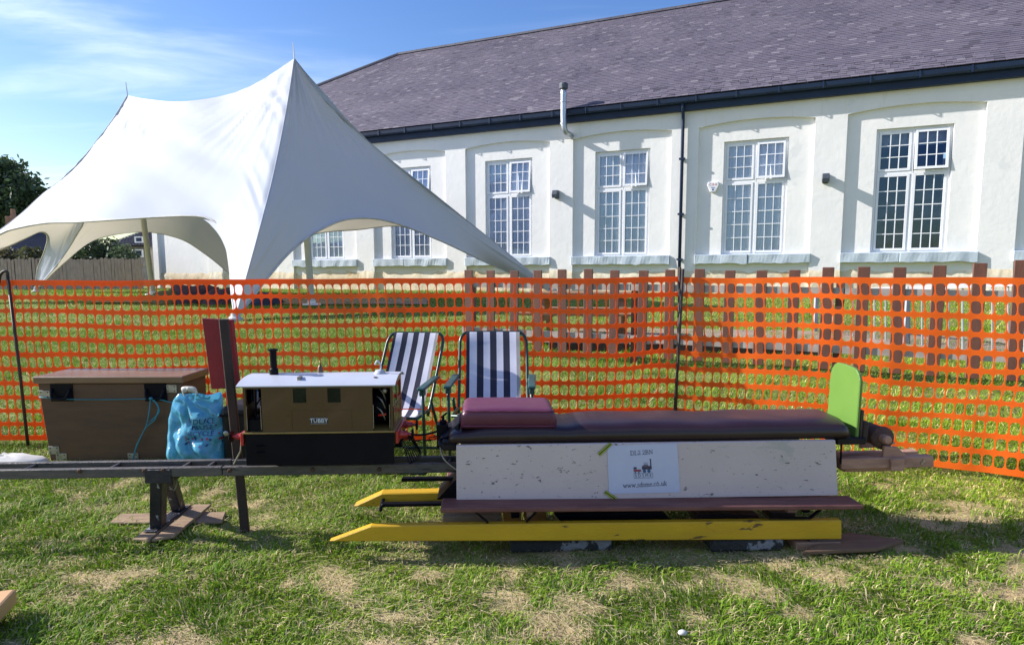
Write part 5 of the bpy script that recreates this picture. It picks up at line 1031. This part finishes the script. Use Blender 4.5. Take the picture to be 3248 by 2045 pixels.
for pts in (((355, 937), (372, 955), (365, 985), (345, 1003), (330, 1030), (318, 1060), (312, 1085)), ((354, 937), (352, 960), (347, 990), (340, 1010), (322, 1045), (314, 1075)), ((356, 935), (366, 946), (374, 968), (352, 992))):
    mb.tube(catmull([g(u, v, 3.37) for u, v in pts], 5), 0.0034, 6)
mb.lathe(g(355, 940, 3.37), (0, 0, 1), [(0, 0.004), (0.004, 0.010), (0.012, 0.010), (0.016, 0.004)], 8)
tag(mb.build('turquoise_cord', 'cord', smooth=True), 'thin turquoise cord tied round the wooden chest with a dangling end', 'cord')

# ------------------------------------------------------------------ blue carrier bag
def make_bag():
    B = Frame((at(460, 1000, 3.27).x, 3.27, 0), (1, 0, 0), (0, 1, 0)); bg_ = thing('carrier_bag', B(0, 0, 0), 'shiny turquoise plastic carrier bag with printed recycling words, leaning by the chest', 'bag')
    sil = [(396, 528, 1106), (395, 530, 1080), (393, 529, 1030), (396, 527, 985), (403, 525, 955), (411, 523, 940), (421, 521, 926)]
    rows = []
    for l, r, v in sil: a, b = at(l, v, 3.27), at(r, v, 3.27); rows.append((a.x - B.o.x, b.x - B.o.x, max(a.z, 0.004)))
    def edge(z):
        for (l0, r0, z0), (l1, r1, z1) in zip(rows, rows[1:]):
            if z <= z1: t = (z - z0) / (z1 - z0); return l0 + (l1 - l0) * t, r0 + (r1 - r0) * t
        return rows[-1][:2]
    z0, z1 = rows[0][2], rows[-1][2]
    def surf(a, z, sgn):
        l, r = edge(z); x = l + (r - l) * a; t = (z - z0) / (z1 - z0); bul = (math.sin(math.pi * a) ** 0.55) * (0.07 * (1 - t) ** 0.8 + 0.012)
        cr_ = 0.030 * mnoise.fractal(V((x * 8 + sgn * 5, z * 6, 2)), 0.8, 2, 3) + 0.085 * (abs(mnoise.noise(V((x * 9 + z * 8, z * 7 - x * 4, sgn)))) - 0.2)
        k = math.sin(math.pi * a) ** 0.5; return B(x + 0.014 * mnoise.noise(V((a * 3, z * 12, 5))), sgn * (bul + cr_ * k), z + (0.012 * mnoise.noise(V((a * 5, 1, 3))) if t > 0.97 else 0))
    nu, nv = 50, 60
    for sgn, nm in ((-1, 'front_panel'), (1, 'back_panel')):
        mb = MB(); mb.grid(lambda i, j: surf(i / (nu - 1), z0 + (z1 - z0) * j / (nv - 1), sgn), nu, nv); mb.build(nm, 'bag', bg_, smooth=True, normals=False)
    for sgn in (-1, 1):
        mb = MB(); c = catmull([at(432, 930, 3.27 + sgn * 0.012), at(426, 915, 3.27 + sgn * 0.014), at(430, 909, 3.27 + sgn * 0.014), at(446, 908, 3.27 + sgn * 0.014), at(460, 911, 3.27 + sgn * 0.014), at(466, 926, 3.27 + sgn * 0.012)], 5)
        n_ = len(c); mb.grid(lambda i, j: c[i] + V((0, 0, -0.030 if j else 0.0)) * (1 if 4 < i < n_ - 5 else 0.6) + V((0.012 if j and i < n_ / 2 else (-0.012 if j else 0), 0, 0)), n_, 2); mb.build('handle', 'baghandle', bg_, smooth=True, normals=False, solid=0.0015)
    def on(u, v):
        p = at(u, v, 3.22); z = p.z; l, r = edge(z); a = min(0.99, max(0.01, (p.x - B.o.x - l) / (r - l))); return surf(a, z, -1) + V((0, -0.003, 0))
    mb = MB()
    for txt, u, v, h in (('REDUCE', 470, 991, 18), ('REUSE', 474, 1006, 17), ('RECYCLE', 470, 1020, 15)): put_text(mb, txt, h, lambda x, y: on(u + x * 0.85, v - y))
    fr = mb.build('printed_words', 'printblue', bg_, normals=False)
    rr = random.Random(3); m1, m2 = MB(), MB()
    for k in range(46):
        u, v = rr.uniform(440, 522), rr.choice((972, 980, 988, 1000, 1010, 1020, 1030, 1034, 1042)) + rr.uniform(-3, 3)
        if u < 496 and 984 < v < 1026: continue
        m = m1 if rr.random() < 0.45 else m2; r = rr.uniform(1.6, 3.6); n_ = rr.choice((4, 4, 6, 10)); ph = rr.random() * 3; m.poly([on(u + r * math.cos(ph + 2 * math.pi * i / n_), v + r * 1.1 * math.sin(ph + 2 * math.pi * i / n_)) for i in range(n_)])
    m1.build('printed_icons_red', 'printred', bg_, normals=False); m2.build('printed_icons_blue', 'printblue', bg_, normals=False)
make_bag()
pa, pb = at(524, 1000, 3.25), at(590, 1000, 3.25); bc = thing('black_case', (pa.x, 3.25, 0), 'black hard case with rounded corners standing behind the red board\'s stake', 'case')
cf = Frame((pa.x, 3.22, 0), (1, 0, 0), (0, 1, 0)); mb = MB(); mb.box(cf, (0, 0.16), (0, 0.22), (0.0, 0.345)); mb.build('shell', 'blackcase', bc, bevel=0.035, segs=4)
mb = MB(); mb.box(cf, (-0.002, 0.162), (-0.003, 0.223), (0.29, 0.30)); mb.build('lid_seam', 'black', bc); mb = MB(); mb.lathe(cf(0.03, -0.001, 0.2), (0, -1, 0), [(0, 0.014), (0.005, 0.014), (0.008, 0.006)], 12); mb.build('catch', 'zinc', bc)

# ------------------------------------------------------------------ folding chairs
def chair(loc, rz, sx, lean, label):
    c = thing('folding_chair', loc, label, 'chair', 'folding chairs behind the train'); ca_, sa_ = math.cos(rz), math.sin(rz)
    F = Frame(loc, (ca_, sa_, 0), (-sa_, ca_, 0)); w = 0.178 * sx; lx = lambda z: lean * (z - 0.31)
    P = lambda x, y, z: F(x + lx(z), y, z)
    mb = MB(); mb.tube(catmull([P(-w, 0.06, 0.27), P(-w, 0.14, 0.40), P(-w, 0.24, 0.60), P(-w * 0.98, 0.265, 0.655), P(-w * 0.86, 0.28, 0.688), P(-w * 0.6, 0.282, 0.694), P(w * 0.6, 0.282, 0.694), P(w * 0.86, 0.28, 0.688), P(w * 0.98, 0.265, 0.655), P(w, 0.24, 0.60), P(w, 0.14, 0.40), P(w, 0.06, 0.27)], 5), 0.0085, 8); mb.build('back_frame', 'chairgreen', c, smooth=True)
    mb = MB(); mb.tube([F(-w, 0.08, 0.30), F(-w, -0.20, 0.315), F(w, -0.20, 0.315), F(w, 0.08, 0.30)], 0.0085, 8); mb.build('seat_frame', 'chairgreen', c, smooth=True)
    for s in (-1, 1):
        x = s * (w + 0.022); mb = MB(); mb.tube([F(x, -0.17, 0.455), F(x, -0.155, 0.30), F(x, -0.13, 0.012)], 0.0085, 8); mb.build('front_leg', 'chairgreen', c, smooth=True)
        mb = MB(); mb.tube([F(x, 0.02, 0.36), F(x, 0.20, 0.16), F(x, 0.34, 0.012)], 0.0085, 8); mb.build('rear_leg', 'chairgreen', c, smooth=True)
        mb = MB(); mb.box(Frame(F(x, 0, 0.455), F.ex, F.ey), (-0.02, 0.02), (-0.21, 0.17), (0.0, 0.016)); mb.box(Frame(F(x, 0, 0.455), F.ex, F.ey), (-0.014, 0.014), (-0.19, -0.15), (-0.03, -0.0005)); mb.build('arm_rest', 'armplastic', c, bevel=0.006, segs=2)
        mb = MB(); mb.tube([F(x, 0.12, 0.45), F(s * w, 0.16, 0.44)], 0.006, 6); mb.build('arm_pivot', 'zinc', c)
    for y in (-0.13, 0.34):
        mb = MB(); mb.tube([F(-w - 0.022, y, 0.012), F(w + 0.022, y, 0.012)], 0.0085, 8); mb.build('foot_bar', 'chairgreen', c, smooth=True)
    # striped cloth, back and seat
    ns = 9; mats = ['cgrey', 'cwhite', 'cnavy']; seq = [2, 1, 2, 1, 2, 1, 2, 1, 0]; ww = w * 0.80
    wid = [0.5, 1.1, 1.0, 1.0, 1.0, 1.0, 1.0, 1.0, 0.55]; tot = sum(wid); acc = [0]
    for q in wid: acc.append(acc[-1] + q / tot)
    for nm, path in (('back_cloth', [(0.272, 0.697), (0.262, 0.690), (0.245, 0.64), (0.205, 0.55), (0.16, 0.45), (0.115, 0.36), (0.075, 0.305)]), ('seat_cloth', [(0.074, 0.299), (0.0, 0.288), (-0.1, 0.29), (-0.19, 0.318), (-0.208, 0.322)])):
        mb = MB(); xs_ = [-ww + 2 * ww * q for q in acc]; npth = len(path)
        def Pt(i, j):
            y, z = path[i]; x = xs_[j]; bow = 0.012 * (1 - (x / ww) ** 2) * math.sin(math.pi * i / (npth - 1)); return P(x, y + bow, z - (bow if nm == 'seat_cloth' else 0))
        mb.grid(Pt, npth, ns + 1); mb.m = [seq[f % ns] for f in range(len(mb.f))]
        mb.build(nm, mats, c, smooth=True, normals=False)
p = gnd(958, 1118); chair(V((p.x - 0.075, p.y + 0.14, 0)), R_(-5), 0.90, 0.13, 'striped folding chair just behind the locomotive, the more tilted of the two')
p = gnd(1172, 1118); chair(V((p.x - 0.035, p.y + 0.18, 0)), R_(-2), 1.07, -0.03, 'striped folding chair standing behind the plum cushion')

# ------------------------------------------------------------------ odds and ends
mb = MB(); p = gnd(15, 1092)
def SK(i, j):
    a = 2 * math.pi * i / 20; e = j / 6 * math.pi / 2; r = math.cos(e); k = 1 + 0.12 * mnoise.noise(V((math.cos(a) * 2, math.sin(a) * 2, e))); return V((p.x - 0.06 + 0.24 * r * math.cos(a) * k, p.y + 0.06 + 0.09 * r * math.sin(a) * k, -0.005 + (0.042 + 0.02 * mnoise.noise(V((a * 3, e * 6, 2)))) * math.sin(e)))
mb.grid(SK, 20, 7, True); tag(mb.build('white_sack', 'sack', smooth=True), 'crumpled white sack on the grass at the photo\'s left edge', 'sack')
a = gnd(-60, 1470); mb = MB(); q = at(27, 1405, 1.80); fr = Frame((q.x, 1.80, q.z), V((-0.95, -0.3, 0)).normalized(), V((0.3, -0.95, 0)).normalized()); mb.box(fr, (0, 0.5), (-0.04, 0.16), (-0.036, 0.012)); board = thing('tan_box', (q.x - 0.2, 1.78, 0), 'corner of a tan wooden stool top at the lower left edge', 'stool')
mb.build('stool_top', 'tan', board, bevel=0.008, segs=2)
for x, y in ((0.04, 0.0), (0.44, 0.0), (0.04, 0.12), (0.44, 0.12)):
    mb = MB(); p = fr(x + 0.01, y, -0.0285); mb.tube([p, V((p.x, p.y, -0.01))], 0.012, 8); mb.build('leg', 'tan', board)
p = gnd(1605, 1491); mb = MB()
mb.grid(lambda i, j: V((p.x, p.y, 0.006)) + V((0.014 * math.cos(2 * math.pi * i / 10) * math.sin(math.pi * (j + .001) / 6.002), 0.010 * math.sin(2 * math.pi * i / 10) * math.sin(math.pi * (j + .001) / 6.002), 0.008 * math.cos(math.pi * j / 6))), 10, 7, True); tag(mb.build('pebble', 'pebble', smooth=True), 'small pale pebble in the grass near the bottom edge', 'pebble')

# ------------------------------------------------------------------ grass
def blades(name, n, region, hgt, wid, seed, straw, flat=False, three=True, dens=True, tone=1.0):
    r = np.random.default_rng(seed); y0, y1, pw = region; y = (y0 ** pw + (y1 ** pw - y0 ** pw) * r.random(n)) ** (1 / pw); x = (r.random(n) * 2 - 1) * (0.90 * y + 0.35)
    if dens:
        g = green_density(x, y); keep = r.random(n) < (np.clip(1.15 - g, 0.12, 1) if flat else np.clip(g ** 1.4, 0.06, 1)); x, y = x[keep], y[keep]
    m = len(x); cl = fbm(x, y, 3.0, seed + 50, 3); ph = r.random(m) * 2 * np.pi * 0.55 + 7.0 * vnoise(x, y, 7, seed + 5)
    z = gz_np(x, y) + np.where(y < 6, 0.022 * (fbm(x, y, 2.2, 5, 3) - 0.5) + 0.012 * (fbm(x, y, 9, 6, 2) - 0.5), 0) - 0.014
    h = hgt * (0.45 + 0.9 * r.random(m) ** 1.3) * (0.45 + 1.1 * cl) ** 1.5; w_ = wid * (0.6 + 0.7 * r.random(m)); h = h * np.where((x > -0.5) & (x < 1.6) & (y > 2.12) & (y < 2.6), 0.6, 1.0); tall = r.random(m) < 0.012; h = np.where(tall & (not flat), h * 1.7, h)
    lean = (0.35 + 0.75 * r.random(m)) * (2.6 if flat else 1.0); dx, dy = np.cos(ph), np.sin(ph); up = 0.10 if flat else 1.0; tw = ph + r.normal(size=m) * 0.6
    bx, by = -np.sin(tw) * w_ / 2, np.cos(tw) * w_ / 2; o = np.stack([x, y, z], 1); side = np.stack([bx, by, np.zeros(m)], 1)
    if flat: o[:, 2] += 0.010 + 0.008 * r.random(m)
    mid = o + np.stack([dx * h * lean * 0.30, dy * h * lean * 0.30, h * 0.60 * up], 1); tip = o + np.stack([dx * h * lean, dy * h * lean, h * (0.98 - 0.30 * np.minimum(lean, 1.2)) * up], 1)
    t = r.random((m, 1)); t2 = np.clip(cl[:, None] * 1.4 - 0.2, 0, 1)
    gA = np.array([0.12, 0.255, 0.018]); gB = np.array([0.33, 0.43, 0.035]); gC = np.array([0.055, 0.155, 0.015])
    col = gA * (1 - t) + gB * t; col = col * (1 - 0.5 * t2) + gC * 0.5 * t2; st = (r.random((m, 1)) < straw); sc = np.array([0.58, 0.48, 0.28]) * (0.65 + 0.7 * r.random((m, 1))); col = np.where(st, sc, col) * tone
    right = np.clip((x - 1.1) / 1.2, 0, 1)[:, None] * np.clip((y[:, None] - 2.3) / 0.5, 0, 1); col = col * (1 - right) + (col * np.array([1.25, 1.15, 0.9])) * right
    col = np.concatenate([col, np.ones((m, 1))], 1); i = np.arange(m)[:, None]
    if three:
        v = np.stack([o - side, o + side, mid + side * 0.8, mid - side * 0.8, tip], 1).reshape(-1, 3); k = i * 5; tri = np.concatenate([k + [0, 1, 2], k + [0, 2, 3], k + [3, 2, 4]]); c = np.repeat(col, 5, 0)
    else:
        v = np.stack([o - side, o + side, tip], 1).reshape(-1, 3); k = i * 3; tri = k + [0, 1, 2]; c = np.repeat(col, 3, 0)
    return tag(big_mesh(name, v, tri, c, 'blade'), kind='stuff')
blades('grass', 380000, (1.35, 4.3, 1.4), 0.026, 0.0038, 1, 0.13)
blades('dry_straw', 170000, (1.35, 4.0, 1.4), 0.022, 0.0024, 2, 0.90, flat=True)
blades('meadow_grass', 170000, (4.1, 9.5, 1.5), 0.055, 0.0075, 3, 0.10, three=False, dens=False)
blades('distant_grass', 130000, (9.0, 25.0, 1.5), 0.06, 0.018, 4, 0.10, three=False, dens=False)

def crumbs(n, seed):                                 # loose soil crumbs and grit on the bare patches
    r = np.random.default_rng(seed); y = 1.35 + 2.4 * r.random(n) ** 1.3; x = (r.random(n) * 2 - 1) * (0.90 * y + 0.35); keep = r.random(n) > green_density(x, y) * 1.3; x, y = x[keep], y[keep]; m = len(x)
    z = 0.022 * (fbm(x, y, 2.2, 5, 3) - 0.5) + 0.012 * (fbm(x, y, 9, 6, 2) - 0.5) - 0.012; s = (0.0018 + 0.005 * r.random(m) ** 4)[:, None]; c = np.stack([x, y, z], 1); a = r.random((m, 1)) * 6.28
    v = np.stack([c + s * np.concatenate([np.cos(a + k * 2.09), np.sin(a + k * 2.09), -0.2 + 0 * a], 1) * (0.7 + 0.6 * r.random((m, 1))) for k in range(3)] + [c + s * np.array([0, 0, 0.9])], 1).reshape(-1, 3)
    i = np.arange(m)[:, None] * 4; tri = np.concatenate([i + [0, 1, 3], i + [1, 2, 3], i + [2, 0, 3]]); col = np.array([0.50, 0.36, 0.20]) * (0.45 + 0.9 * r.random((m, 1))); col = np.repeat(np.concatenate([col, np.ones((m, 1))], 1), 4, 0)
    tag(big_mesh('soil_crumbs', v, tri, col, 'ground', flat=True), kind='stuff')
crumbs(110000, 8)
